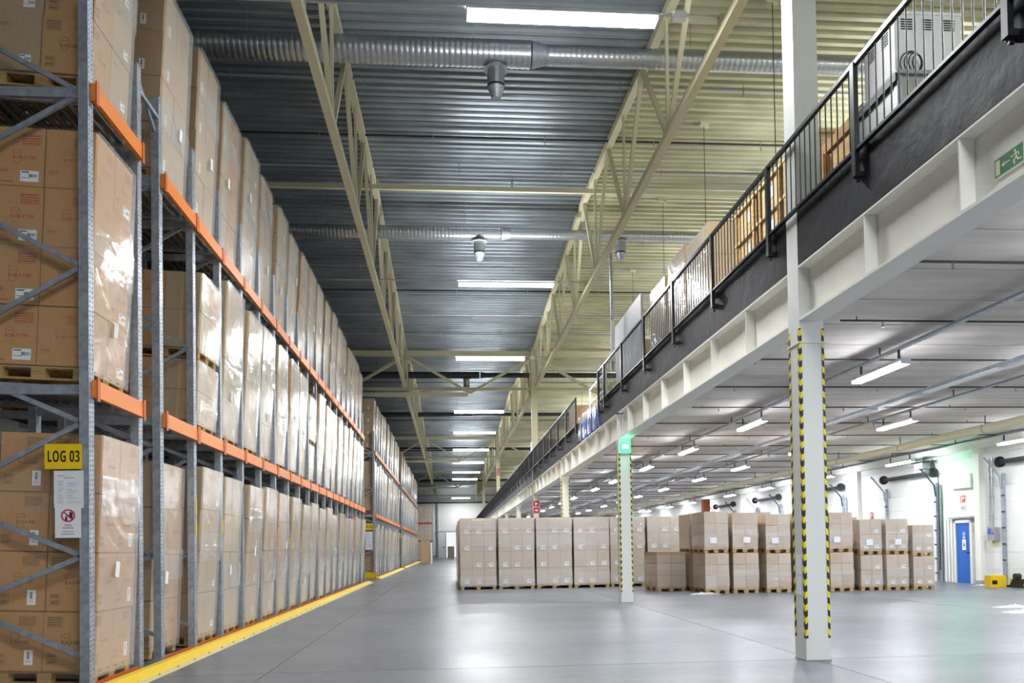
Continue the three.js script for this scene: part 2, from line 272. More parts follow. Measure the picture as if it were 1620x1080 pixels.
function hazardColumn(z, k, tall, where) {
  const H = tall ? roofY(z) - 0.02 : 4.08, o = thing(tall ? 'roof_column' : 'mezzanine_column', where, 'column', XC, 0, z, 'columns along the mezzanine edge');
  if (k === 0) part('shaft', merge([bxAt(0.3, H, 0.3, 0, H / 2, 0)]), M.columnWhite, o);
  else if (tall) { part('shaft', bx(0.3, 4.08, 0.3), M.columnWhite, o, 0, 2.04, 0); part('upper_shaft', bx(0.3, H - 4.08, 0.3), M.cream, o, 0, (H + 4.08) / 2, 0); }
  else part('shaft', bx(0.3, H, 0.3), k < 2 ? M.columnWhite : M.beamWhite, o, 0, H / 2, 0);
  part('cap_plate', bx(0.33, 0.02, 0.33), M.columnWhite, o, 0, 3.82, 0);
  part('base_plate', bx(0.312, 0.012, 0.312), M.grey, o, 0, 0.008, 0);
  const th = 3.72;
  for (const [sx, sz, ry] of [[-1, 1, 0], [1, 1, 1], [-1, -1, 2], [1, -1, 3]]) {
    const m = part('hazard_tape', tapeGeos[ry], tapeMat, o, sx * 0.1505, 0.27 + th / 2, sz * 0.1505);
  }
  return o;
}
const cols = [];
for (let k = 0, z = -9.3; k < 12; k++, z -= 10.2) {
  const tall = k % 3 === 0;
  cols.push(hazardColumn(z, k, tall, k === 0 ? 'pale square steel column with papers and hazard-taped edges, rising through the mezzanine' : k === 1 ? 'pale steel column with hazard tape, carrying a green exit light' : k === 3 ? 'cream roof column with red fire signs below the mezzanine beam' : tall ? `cream roof column under the ${ORD[k / 3]} roof valley` : `${ORD[k]} hazard-taped column under the mezzanine beam, from the papered column`));
}
{
  const o = thing('notice_sheet', 'white printed notice taped to the side of the papered steel column', 'notice', XC - 0.1525, 1.15, -9.31, 'notices on the column'); part('sheet', bx(0.003, 0.24, 0.17), M.paper, o);
  const q = thing('notice_sheet', 'blank white sheet taped under the printed notice on the steel column', 'notice', XC - 0.1525, 0.9, -9.31, 'notices on the column'); part('sheet', bx(0.003, 0.24, 0.16), M.paper, q);
  const [g, m] = flatSign(0.34, 0.66, 0.01, fireTex), f = part('fire_sign', g, m, scene, XC, 3.45, -39.735); f.userData = { label: 'red fire equipment sign with two pictograms on the cream column', category: 'sign' };
  const f2 = part('fire_sign_001', g, m, scene, XC + 0.02, 8.2, -70.335); f2.userData = { label: 'small red fire sign high on a cream roof column above the mezzanine', category: 'sign' };
}
function exitLight(name, label, x, y, z, w, h, faceX, power, col, glow) {
  const o = thing(name, label, 'exit light', x, y, z), n = faceX ? -Math.PI / 2 : 0; o.rotation.y = n;
  part('housing', bx(w, h, 0.08), M.white, o, 0, 0, -0.045);
  part('lit_panel', bx(w - 0.03, h - 0.03, 0.02), std({ color: 0x0a3a20, emissive: col, emissiveIntensity: power }), o, 0, 0, 0);
  part('lit_pictogram', bx(w * 0.5, h * 0.42, 0.012), std({ color: 0xffffff, emissive: 0xf2fff6, emissiveIntensity: power * 1.2 }), o, w * 0.04, h * 0.1, 0.006);
  const l = new THREE.PointLight(new THREE.Color(0.1, 1.0, 0.42), glow, 0, 2); l.position.set(0, 0.02, 0.12); l.shadow.radius = 4; l.castShadow = true; o.add(l);
  return o;
}
exitLight('exit_light', 'glowing green exit light box at the head of a taped column', XC - 0.02, 3.84, -19.26, 0.3, 0.27, false, 1.6, new THREE.Color(0.1, 1.0, 0.36), 0.5);

// ------------------------------------------------------------------ mezzanine
const ZM = ZF - 0.2;
{
  const mz = structGroup('floor_mezzanine', 'concrete mezzanine floor on precast planks');
  for (let z = ZM; z > ZB; z -= 1.2) { const d = Math.min(1.172, z - ZB); part('plank', bx(XR - XC - 0.12, 0.4, d), M.slab, mz, (XR + XC + 0.12) / 2, 4.95, z - 0.6); }
  part('joint_fill', bx(XR - XC - 0.14, 0.3, ZM - ZB), M.joint, mz, (XR + XC + 0.12) / 2, 4.93, (ZM + ZB) / 2);
  part('screed', bx(XR - XC - 0.1, 0.2, ZM - ZB), M.screed, mz, (XR + XC + 0.1) / 2, 5.27, (ZM + ZB) / 2);
}
for (let k = -1; k < 12; k++) {                            // plate girders between the columns
  const za = k < 0 ? ZM : -9.3 - 10.2 * k - 0.152, zb = Math.max(ZB + 0.1, -9.3 - 10.2 * (k + 1) + 0.152), L = za - zb, zc = (za + zb) / 2;
  const o = thing('mezzanine_girder', `off-white plate girder with web stiffeners, ${k < 0 ? 'with the exit sign on its web' : ORD[k] + ' span beyond the papered column'}`, 'girder', 0, 0, zc, 'girders of the mezzanine edge', 'structure');
  part('bottom_flange', bx(0.3, 0.03, L), M.beamWhite, o, XC, 4.095, 0); part('top_flange', bx(0.3, 0.03, L), M.beamWhite, o, XC, 4.735, 0); part('web', bx(0.016, 0.61, L), M.beamWhite, o, XC, 4.415, 0);
  if (k < 8) for (let z = za - 1.42 + (k < 0 ? -0.02 : 0); z > zb + 0.3; z -= 1.5) { part('stiffener', bx(0.13, 0.606, 0.016), M.beamWhite, o, XC - 0.078, 4.415, z - zc); }
  if (k >= 0) { part('end_plate', bx(0.24, 0.62, 0.02), M.beamWhite, o, XC, 4.415, L / 2 - 0.03); for (const dy of [-0.2, 0, 0.2]) part('bolt', cyl(0.02, 0.03, 6, 'z'), M.grey, o, XC - 0.07, 4.45 + dy, L / 2 - 0.05); }
}
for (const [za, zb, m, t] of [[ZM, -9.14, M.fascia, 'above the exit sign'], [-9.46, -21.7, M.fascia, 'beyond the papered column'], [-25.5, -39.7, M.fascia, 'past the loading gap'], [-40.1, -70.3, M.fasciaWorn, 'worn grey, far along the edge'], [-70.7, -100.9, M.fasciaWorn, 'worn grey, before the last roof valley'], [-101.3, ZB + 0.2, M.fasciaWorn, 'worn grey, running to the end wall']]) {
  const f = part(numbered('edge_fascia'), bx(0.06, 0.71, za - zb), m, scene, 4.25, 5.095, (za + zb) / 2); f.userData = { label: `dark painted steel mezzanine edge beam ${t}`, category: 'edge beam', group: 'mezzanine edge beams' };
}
function railing(z0, z1, posts, label, nPart) {
  const o = thing('guard_railing', label, 'railing', 4.165, 0, z0), L = z0 - z1;
  part('handrail', bx(0.05, 0.045, L), M.rail, o, 0, 6.265, -L / 2); part('bottom_rail', bx(0.05, 0.03, L), M.rail, o, 0, 5.385, -L / 2);
  const bg = cyl(0.0075, 0.86, 6, 'y'); let n = 0; const rest = [];
  for (let z = z0 - 0.1; z > z1 + 0.05; z -= 0.128) { if (posts.some(p => Math.abs(p - z) < 0.045)) continue; if (n++ < nPart) part('baluster', bg, M.rail, o, 0, 5.825, z - z0); else rest.push(at(bg, 0, 5.825, z - z0)); }
  if (rest.length) { const m = part('balusters', merge(rest), M.rail, o); m.userData.kind = 'stuff'; }
  for (const p of posts) {
    const q = part('post', bx(0.05, 1.16, 0.07), M.rail, o, -0.01, 5.69, p - z0);
    part('bracket', bx(0.05, 0.05, 0.09), M.rail, q, 0.035, -0.56, 0); part('bolt', cyl(0.014, 0.04, 6, 'x'), M.rail, q, 0.01, -0.63, 0.02);
  }
}
const P1 = []; for (let z = -3.26; z > -21; z -= 2.19) P1.push(z); P1.push(-20.75, -21.58);
railing(-1.0, -21.62, P1.filter(p => p < -1.1), 'black bar guard railing along the mezzanine above the papered column', 300);
const P2 = [-25.55]; for (let z = -27.7; z > -75; z -= 2.19) P2.push(z);
railing(-25.5, -75, P2, 'black bar guard railing beyond the loading gap of the mezzanine', 280);
const P3 = []; for (let z = -75.3; z > -130; z -= 2.19) P3.push(z);
railing(-75.1, -131, P3, 'far black guard railing running to the end wall', 0);
{ // exit sign on the girder web
  const tex = canvasTex(640, 200, (c, w, h) => {
    c.fillStyle = '#cfd8b4'; c.fillRect(0, 0, w, h); c.fillStyle = '#0b6f42'; c.fillRect(8, 12, 302, h - 24); c.fillRect(330, 12, 302, h - 24); c.fillStyle = '#cfd8a8';
    const man = (x, s) => { c.save(); c.translate(x, 100); c.scale(s, 1); c.beginPath(); c.arc(6, -58, 12, 0, 7); c.fill(); c.lineWidth = 15; c.strokeStyle = '#cfd8a8'; c.lineCap = 'round'; c.beginPath(); c.moveTo(0, -38); c.lineTo(-8, 8); c.lineTo(20, 24); c.lineTo(14, 62); c.moveTo(-8, 8); c.lineTo(-24, 40); c.lineTo(-52, 42); c.stroke(); c.lineWidth = 10; c.beginPath(); c.moveTo(0, -34); c.lineTo(32, -14); c.lineTo(48, -26); c.moveTo(0, -34); c.lineTo(-28, -24); c.lineTo(-34, 2); c.stroke(); c.restore(); };
    c.fillRect(18, 30, 46, h - 60); man(232, -1); c.fillRect(100, 92, 70, 12); c.beginPath(); c.moveTo(76, 98); c.lineTo(112, 76); c.lineTo(112, 120); c.fill();
    man(410, 1); c.fillRect(476, 92, 70, 12); c.beginPath(); c.moveTo(572, 98); c.lineTo(536, 76); c.lineTo(536, 120); c.fill(); c.fillRect(580, 30, 44, h - 60);
  });
  const [g, m] = flatSign(0.66, 0.165, 0.012, tex); const s = part('exit_sign', g, m, scene, XC - 0.02, 4.335, -5.56); s.rotation.y = -Math.PI / 2;
  s.userData = { label: 'green running-man exit sign with arrows on the girder web', category: 'sign' };
}

// ------------------------------------------------------------------ lamps
const glowMat = std({ color: 0xffffff, emissive: 0xf2f6ff, emissiveIntensity: LAMP.glow, roughness: 0.5 });
const stripGlow = std({ color: 0xffffff, emissive: 0xf2f6ff, emissiveIntensity: LAMP.strip, roughness: 0.5 });
const housingMat = std({ color: 0xd7dadd, roughness: 0.5 });
const lampCol = new THREE.Color(0.97, 0.985, 1.0);
function lamp(name, label, group, x, y, z, len, w, alongX, power, up) {
  const o = thing(name, label, 'lamp', x, y, z, group), sx = alongX ? len : w, sz = alongX ? w : len;
  part('housing', bx(sx, 0.05, sz), housingMat, o, 0, 0.05, 0);
  part('diffuser', bx(sx - 0.02, 0.05, sz - 0.02), alongX ? glowMat : stripGlow, o, 0, 0, 0);
  part('end_cap', alongX ? bx(0.02, 0.09, w) : bx(w, 0.09, 0.02), housingMat, o, alongX ? len / 2 : 0, 0.02, alongX ? 0 : len / 2);
  part('end_cap', alongX ? bx(0.02, 0.09, w) : bx(w, 0.09, 0.02), housingMat, o, alongX ? -len / 2 : 0, 0.02, alongX ? 0 : -len / 2);
  const l = new THREE.RectAreaLight(lampCol, power, sx, sz); l.position.set(0, -0.03, 0); l.rotation.x = -Math.PI / 2; l.castShadow = true; o.add(l);
  if (up) { const k = new THREE.RectAreaLight(lampCol, up, sx, sz); k.position.set(0, 0.09, 0); k.rotation.x = Math.PI / 2; k.castShadow = true; o.add(k); }
  return o;
}
const aisleZ = [22, 11.5, 0.1, -11.87, -24.18, -33.8, -47.1, -55.7, -65.4, -75.1, -84.6, -93.2, -128];
aisleZ.forEach((z, i) => {
  lamp('aisle_lamp', i < 3 ? `long white tube lamp over the entrance end of the aisle, ${ORD[i]} from the front wall` : `long white tube lamp across the aisle ceiling, ${ORD[i - 3]} before the end wall`, 'tube lamps above the aisle', 1.83, 9.52, z, 2.95, 0.26, true, LAMP.aisle, LAMP.up);
  const r = thing('lamp_rail', `thin steel rail carrying the ${ORD[i]} aisle lamp between the trusses`, 'rail', 0, 9.64, z, 'lamp rails');
  part('rail', cyl(0.025, 12.5, 8, 'x'), M.galvPipe, r, -1.9, 0, 0); part('clamp', bx(0.12, 0.2, 0.12), M.cream, r, XC - 0.02, -0.08, 0); part('clamp', bx(0.12, 0.16, 0.12), M.cream, r, XA, -0.06, 0);
  part('junction_box', bx(0.2, 0.12, 0.1), M.white, r, 3.65, -0.05, 0.05);
  if (i > 2 && i < 8) { const s = thing('ceiling_sensor', `white dome sensor on the ${ORD[i]} lamp rail beside the racks`, 'sensor', -4.35, 9.58, z, 'sensors on the lamp rails'); part('dome', new THREE.SphereGeometry(0.13, 14, 8, 0, 7, Math.PI / 2, Math.PI / 2), M.white, s, 0, 0.02, 0); part('base', cyl(0.15, 0.05, 14, 'y'), M.white, s, 0, 0.04, 0); }
});
[16, 4, -8, -18, -28, -38, -48, -58, -70, -84, -100, -118].forEach((z, i) => {
  lamp('hall_lamp', `long tube lamp hanging over the mezzanine store, ${ORD[i]} from the front wall`, 'tube lamps above the mezzanine', 11.6, 9.5, z, 2.95, 0.26, true, LAMP.hall, LAMP.hallUp);
  const r = thing('lamp_rail', `thin steel rail carrying the ${ORD[i]} lamp over the mezzanine store`, 'rail', 0, 9.62, z, 'lamp rails'); part('rail', cyl(0.025, 8, 8, 'x'), M.galvPipe, r, 11.6, 0, 0); for (const x of [8.5, 14.5]) part('hanger', bx(0.02, roofY(z) - 9.5, 0.02), M.galvPipe, r, x, (roofY(z) - 9.5) / 2, 0);
});
const ROWS = [[7.42, 4.32, [20, 14.5, 9, 3.6, -1.9, -7.5, -13.03, -18.8, -24, -29.2, -35.1, -39.8, -46.7, -52, -57, -62.4, -68, -74, -80]], [11.15, 4.32, [19.5, 14, 8.5, 3, -2.5, -8, -13.5, -18.85, -24.2, -29.5, -34.5, -40.4, -46, -51, -56.5, -62.7, -68, -74, -80]], [16.0, 4.2, [17.5, 12, 6.5, 1, -4.5, -10, -15.5, -21, -26.9, -32.6, -38.8, -44, -51.2, -56.6, -62.8, -69.5, -75, -80]]];
ROWS.forEach(([x, y, zs], r) => {
  const nm = ['nearest the girders', 'in the middle row', 'along the dock wall'][r].replace('nearest', 'beside');
  zs.forEach((z, i) => { const o = lamp('strip_lamp', `white strip lamp under the mezzanine ${nm}, ${ORD[i]} of its row`, 'strip lamps under the mezzanine', x, y, z, 1.58, 0.17, false, LAMP.deck, LAMP.deckUp); part('hanger', bx(0.03, 0.174, 0.03), M.darkPipe, o, 0, 0.162, 0.6); part('hanger', bx(0.03, 0.174, 0.03), M.darkPipe, o, 0, 0.162, -0.6); });
  const t = thing('cable_tray', `galvanised cable tray above the strip lamps ${nm}`, 'cable tray', x, y + 0.27, -31, 'cable trays'); part('tray', bx(0.1, 0.04, 106), M.galv, t); for (let z = 32.4; z > -40; z -= 3.6) part('bracket', bx(0.02, 4.75 - y - 0.29, 0.02), M.darkPipe, t, 0, (4.75 - y - 0.29) / 2 + 0.02, z);
});
{
  const t = thing('cable_tray', 'wide pale cable channel between the two inner lamp rows', 'cable tray', 9.7, 4.48, -40, 'cable trays'); part('tray', bx(0.16, 0.07, 88), M.galv, t); for (let z = 30; z > -38; z -= 4.2) part('cover', bx(0.18, 0.02, 2.2), M.white, t, 0, -0.045, z);
  const p = thing('wall_pipe', 'thick cream pipe running under the mezzanine toward the docks', 'pipe', 14.3, 4.4, -40); part('pipe', cyl(0.12, 90, 16, 'z'), M.cream, p); for (let z = 40; z > -40; z -= 4) { part('hanger', bx(0.02, 0.24, 0.02), M.darkPipe, p, 0, 0.23, z); part('band', cyl(0.126, 0.05, 16, 'z'), M.grey, p, 0, 0, z); }
  for (let i = 0, z = -6.4; i < 26; i++, z -= 2.4) { const s = thing('sprinkler_pipe', `dark sprinkler pipe across the mezzanine underside, ${ORD[Math.min(i, 24)]}${i > 24 ? ' and last' : ''} from the exit sign`, 'pipe', 0, 4.69, z, 'sprinkler pipes under the mezzanine'); const x0 = 4.75 + (i % 3) * 0.5; part('pipe', cyl(0.016, XR - x0 - 0.1, 6, 'x'), M.darkPipe, s, (XR + x0) / 2, 0, 0); for (let x = x0 + 0.3; x < XR; x += 3.1) { part('hanger', bx(0.012, 0.06, 0.012), M.darkPipe, s, x, 0.03, 0); part('sprinkler_head', cyl(0.02, 0.09, 6, 'y', 0.01), M.galvPipe, s, x + 0.4, -0.05, 0); } }
}

// ------------------------------------------------------------------ ceiling services over the aisle
function ribDuct(x0, x1, r, pitch, amp) { const pts = []; for (let x = 0; x <= x1 - x0; x += pitch / 3) { const k = Math.round(x / (pitch / 3)) % 3; pts.push(new THREE.Vector2(r + (k === 0 ? amp : 0), x)); } const g = new THREE.LatheGeometry(pts, 22); g.rotateZ(-Math.PI / 2); return g.translate(x0, 0, 0); }
function spiralDuct(z, y, label, r, dark, pitch) {
  const o = thing('spiral_duct', label, 'duct', 0, y, z, 'air ducts under the roof'), m = dark ? M.darkPipe : M.galvPipe;
  part('wide_duct', ribDuct(-18, 1.75, r, pitch, r * 0.05), m, o); part('reducer', cyl(r, 0.3, 22, 'x', r * 0.72), dark ? m : M.galv, o, 1.9, 0, 0); part('narrow_duct', ribDuct(2.05, XR - 0.5, r * 0.72, pitch, r * 0.04), m, o);
  for (let x = -17; x < 16; x += 4.4) { part('hanger', bx(0.015, roofY(z) - y - r + 0.05, 0.015), m, o, x, (roofY(z) - y + r) / 2 + 0.03, 0); }
  return o;
}
function nozzle(x, y, z, label) {
  const o = thing('air_nozzle', label, 'air nozzle', x, y, z, 'air nozzles below the ducts');
  part('collar', cyl(0.25, 0.06, 20, 'y', 0.19), M.galv, o, 0, -0.05, 0); part('drum', cyl(0.17, 0.36, 20, 'y'), M.galvPipe, o, 0, -0.24, 0); part('band', cyl(0.176, 0.04, 20, 'y'), M.black, o, 0, -0.42, 0); part('cone', cyl(0.09, 0.22, 20, 'y', 0.17), M.galv, o, 0, -0.55, 0);
}
spiralDuct(-15.5, 11.24, 'ribbed silver air duct across the roof beyond the first aisle lamp', 0.25, false, 0.11); nozzle(1.03, 10.99, -15.5, 'silver air nozzle hanging from the first ribbed duct');
spiralDuct(-24.9, 11.4, 'ribbed silver air duct across the roof near the second aisle lamp', 0.2, false, 0.12); nozzle(1.05, 11.2, -24.9, 'silver air nozzle hanging from the second ribbed duct'); nozzle(5.6, 11.26, -24.9, 'silver air nozzle with bent spout above the mezzanine railing');
spiralDuct(-42.5, 10.75, 'dark round duct behind the first cross girder', 0.18, true, 0.3); nozzle(1.0, 10.57, -42.5, 'small grey air nozzle behind the first cross girder');
spiralDuct(-55, 10.75, 'dark round duct in the second roof bay', 0.16, true, 0.3); spiralDuct(-73, 10.6, 'dark round duct behind the second cross girder', 0.18, true, 0.3); spiralDuct(-104, 10.4, 'dark round duct near the end wall', 0.18, true, 0.3);
{
  const zs = [-10.8, -13.4, -17.6, -20.3, -22.2, -27.2, -29.6, -32, -34.8, -37.4, -46, -50.5, -52.8, -58.5, -61.5, -64, -67.5, -77, -82, -87, -92, -97, -110, -118];
  zs.forEach((z, i) => { const y = roofY(z) - 0.17, o = thing('roof_pipe', `thin grey sprinkler pipe under the roof deck, ${ORD[Math.min(i, 23)]} along the aisle`, 'pipe', 0, y, z, 'sprinkler pipes under the roof'); part('pipe', cyl(0.028, 34, 6, 'x'), i % 4 === 3 ? M.darkPipe : M.grey, o, -0.5, 0, 0); if (i < 14) for (let x = -9 + (i % 3) * 0.7; x < 14; x += 2.9) part('hanger', bx(0.02, 0.3, 0.02), M.galvPipe, o, x, -0.04, 0.03); });
  const b = thing('ridge_purlin', 'cream ridge bar under the roof deck before the second duct', 'purlin', -2, roofY(-23.6) - 0.28, -23.4); part('bar', bx(36, 0.14, 0.1), M.cream, b); for (let x = -16; x < 16; x += 4) part('cleat', bx(0.08, 0.2, 0.06), M.cream, b, x, 0.14, 0);
  for (const [i, x, z] of [[0, 6.3, -14.5], [1, 6.6, -19.5], [2, 6.9, -24.5], [3, 7.2, -30]]) { const o = thing('hanging_wire', `thin wire hanging from a cream roof bracket above the mezzanine, ${ORD[i]} along the railing`, 'wire', x, roofY(z) - 0.06, z, 'hanging wires'); part('bracket', bx(0.3, 0.16, 0.06), M.cream, o, 0, 0.02, 0).rotation.y = 0.5; part('wire', bx(0.012, 4.6, 0.012), M.darkPipe, o, 0, -2.35, 0); }
  const dp = thing('drop_pole', 'slim white service pole from truss to mezzanine rail', 'pole', 4.45, 0, -21.0); part('pole', bx(0.07, 3.2, 0.06), M.galv, dp, 0, 7.75, 0); part('cover', bx(0.09, 1.1, 0.03), M.white, dp, 0, 6.95, 0.05);
}

// ------------------------------------------------------------------ pallets, cartons, wrapped loads
function cartonGeo(w, h, d) { const key = 'c' + [w, h, d].map(v => v.toFixed(3)).join(); if (boxCache.has(key)) return boxCache.get(key); const g = new THREE.BoxGeometry(w, h, d), uv = g.attributes.uv; for (let i = 8; i < 16; i++) uv.setXY(i, 0.03 + 0.05 * uv.getX(i), 0.06 + 0.05 * uv.getY(i)); boxCache.set(key, g); return g; }
function palletParts(w, d) {
  const out = []; const bw = 0.115;
  for (const x of [-1, 0, 1]) for (const z of [-1, 0, 1]) out.push(['block', bx(bw + (x ? 0 : 0.03), 0.078, 0.14), x * (w - bw) / 2, 0.061, -d / 2 + z * (d - 0.14) / 2]);
  for (const x of [-1, 0, 1]) out.push(['bottom_board', bx(bw, 0.022, d), x * (w - bw) / 2, 0.011, -d / 2]);
  for (const z of [-1, 0, 1]) out.push(['stringer_board', bx(w, 0.021, 0.14), 0, 0.1105, -d / 2 + z * (d - 0.14) / 2]);
  for (let i = 0; i < 5; i++) out.push(['deck_board', bx(0.13, 0.021, d), (i - 2) * (w - 0.13) / 4, 0.1325, -d / 2]);
  return out;
}
const palMerged = new Map();
function addPallet(parent, w, d, full, mat = M.wood) {
  const L = palletParts(w, d);
  if (full) { const g = new THREE.Group(); g.name = 'pallet'; parent.add(g); for (const [n, geo, x, y, z] of L) part(n, geo, mat, g, x, y, z); return g; }
  const key = w.toFixed(2) + d.toFixed(2); if (!palMerged.has(key)) palMerged.set(key, merge(L.map(([n, geo, x, y, z]) => at(geo, x, y, z)))); return part('pallet', palMerged.get(key), mat, parent);
}
const filmCache = new Map();
function filmGeo(w, h, d, v) {
  const key = [w, h, d].map(x => x.toFixed(2)).join() + v; if (filmCache.has(key)) return filmCache.get(key);
  const pos = [], uv = [], idx = [], nx = 7, ny = 11, per = [[-w / 2, 0, w / 2, 0], [w / 2, 0, w / 2, -d], [w / 2, -d, -w / 2, -d], [-w / 2, -d, -w / 2, 0]];
  let s = 0; per.forEach(([x0, z0, x1, z1], f) => {
    const L = Math.hypot(x1 - x0, z1 - z0), ox = (z0 - z1) / L, oz = (x1 - x0) / L, b = pos.length / 3;
    for (let j = 0; j <= ny; j++) for (let i = 0; i <= nx; i++) {
      const a = i / nx, t = j / ny, e = (i === 0 || i === nx) ? 0.004 : 0.006 + 0.012 * fbm((a * 0.9 + f * 0.21) % 1, (t + v * 0.37) % 1, 5, 7, 2, 140 + v);
      pos.push(x0 + (x1 - x0) * a + (i === 0 || i === nx ? 0 : -ox * -e * 0) + (-(z1 - z0) / L * -1) * 0 + oxn(x0, z0, x1, z1)[0] * e, h * t, z0 + (z1 - z0) * a + oxn(x0, z0, x1, z1)[1] * e);
      uv.push((s + L * a) / 4.6 + v * 0.31, h * t / 4.6 + v * 0.17);
    }
    for (let j = 0; j < ny; j++) for (let i = 0; i < nx; i++) { const q = b + j * (nx + 1) + i; idx.push(q, q + 1, q + nx + 2, q, q + nx + 2, q + nx + 1); }
    s += L;
  });
  const g = new THREE.BufferGeometry(); g.setAttribute('position', new THREE.Float32BufferAttribute(pos, 3)); g.setAttribute('uv', new THREE.Float32BufferAttribute(uv, 2)); g.setIndex(idx); g.addGroup(0, nx * ny * 6, 0); g.addGroup(nx * ny * 6, nx * ny * 18, 1); g.computeVertexNormals(); filmCache.set(key, g); return g;
}
function oxn(x0, z0, x1, z1) { const L = Math.hypot(x1 - x0, z1 - z0); return [-(z1 - z0) / L, (x1 - x0) / L]; }
// front faces +z at the group's origin; width along x; cartons nx by nz by layers
function load(o) {
  const g = thing(o.name || 'pallet_load', o.label, o.category || 'pallet load', o.x, o.y, o.z, o.group); g.rotation.order = 'YXZ'; g.rotation.y = o.ry || 0; g.rotation.x = o.tilt || 0; g.rotation.z = o.roll || 0;
  const { w, d, h, nx, nz, ny } = o, cw = w / nx, cd = d / nz, ch = (h - 0.148) / ny, pw = o.pw || w - 0.05, pd = d - 0.03;
  const pal = addPallet(g, pw, pd, o.full, o.palMat || M.wood); pal.position.z = -0.015;
  const mats = o.mats, list = [];
  for (let j = 0; j < ny; j++) { const lx = (o.loose || 0) * rr(-1, 1), lz = (o.loose || 0) * rr(-1, 0.3); for (let i = 0; i < nx; i++) for (let k = 0; k < nz; k++) {
    const geo = cartonGeo(+(cw - 0.01).toFixed(3), +(ch - 0.009).toFixed(3), +(cd - 0.01).toFixed(3)), x = (i + 0.5) * cw - w / 2 + rr(-1, 1) * 0.002 + lx, y = 0.145 + (j + 0.5) * ch, z = -(k + 0.5) * cd - (o.ragged || 0) * rnd() + lz;
    if (o.detail) { const m = part('carton', geo, mats[(i + j * 2 + k + (o.shift || 0)) % mats.length], g, x, y, z); m.rotation.y = rr(-1, 1) * 0.004; } else list.push(at(geo, x, y, z));
  } }
  if (!o.detail) part('carton_stack', merge(list), mats[(o.shift || 0) % mats.length], g);
  if (o.film) { const f = part('stretch_wrap', filmGeo(w + 0.012 + (o.loose || 0) * 2, h - 0.1 - (o.filmGap || 0), d + 0.012 + (o.loose || 0) * 2, (o.fv || 0) % 4), [o.filmMat || filmMat, o.sideFilm || filmClear], g, 0, 0.09, 0.006 + (o.loose || 0)); f.castShadow = false; }
  if (o.film && o.detail) (o.bands || [[h * rr(0.25, 0.7), h * 0.16]]).forEach(([by, bh], q) => { const f = part('wrap_band', filmGeo(w + 0.036 + (o.loose || 0) * 2, +bh.toFixed(2), d + 0.036 + (o.loose || 0) * 2, ((o.fv || 0) + q) % 4), [filmBand, filmClear], g, 0, by, 0.018 + (o.loose || 0)); f.rotation.z = rr(-1, 1) * 0.012; f.castShadow = false; });
  if (o.sheet) { const [sx, sy, sw, sh, rot] = o.sheet, s = part('label_sheet', bx(sw, sh, 0.003), M.paper, g, sx, sy, 0.042 + (o.loose || 0)); s.rotation.z = rot || 0; }
  return g;
}

// ------------------------------------------------------------------ racks
const uprightGeo = (() => {
  const H = 7.3, w = 0.12, s = new THREE.Shape([[-w / 2, 0], [w / 2, 0], [w / 2, H], [-w / 2, H]].map(p => new THREE.Vector2(...p)));
  for (let y = 0.06; y < H - 0.04; y += 0.05) for (const x of [-0.03, 0.03]) { const q = x > 0 ? 0.008 : 0; s.holes.push(new THREE.Path([[x - 0.007, y + q - 0.011], [x - 0.007, y + q + 0.011], [x + 0.007, y + q + 0.011], [x + 0.007, y + q - 0.011]].map(p => new THREE.Vector2(...p)))); }
  const front = new THREE.ExtrudeGeometry(s, { depth: 0.004, bevelEnabled: false }); front.rotateY(Math.PI / 2);   // faces +x
  const strip = a => { const g = a.index ? a.toNonIndexed() : a; return g; };
  return mergeGeometries([strip(front), strip(bxAt(0.09, H, 0.004, -0.046, H / 2, 0.058)), strip(bxAt(0.09, H, 0.004, -0.046, H / 2, -0.058)), strip(bxAt(0.004, H, 0.03, -0.09, H / 2, 0.047)), strip(bxAt(0.004, H, 0.03, -0.09, H / 2, -0.047))]);
})();
const uprightFar = merge([bxAt(0.09, 7.3, 0.12, -0.043, 3.65, 0)]);
const footGeo = bx(0.16, 0.012, 0.16);
const XF = -3.68;
function rackFrame(rack, z, near) {
  const u = part('upright', near ? uprightGeo : uprightFar, M.galv, rack, XF, 0, z); part('foot_plate', footGeo, M.galv, u, -0.03, 0.006, 0);
  part('upright', uprightFar, M.galv, rack, XF - 1.17, 0, z);
  if (near) {
    for (const [a, b] of [[6.2, 6.76], [6.2, 5.57], [4.38, 4.93], [4.38, 3.77], [2.76, 3.22], [2.76, 2.2], [1.38, 1.83], [1.38, 0.95]]) part('brace', bar([XF - 0.08, a, z], [XF - 1.13, b, z], 0.035, 0.05), M.galv, rack);
    part('brace', bar([XF - 0.08, 0.35, z], [XF - 1.13, 0.82, z], 0.035, 0.05), M.galv, rack);
  }
  for (const y of [3.1, 6.19]) part('frame_rail', bx(1.1, 0.1, 0.05), M.galv, rack, XF - 0.63, y, z);
}
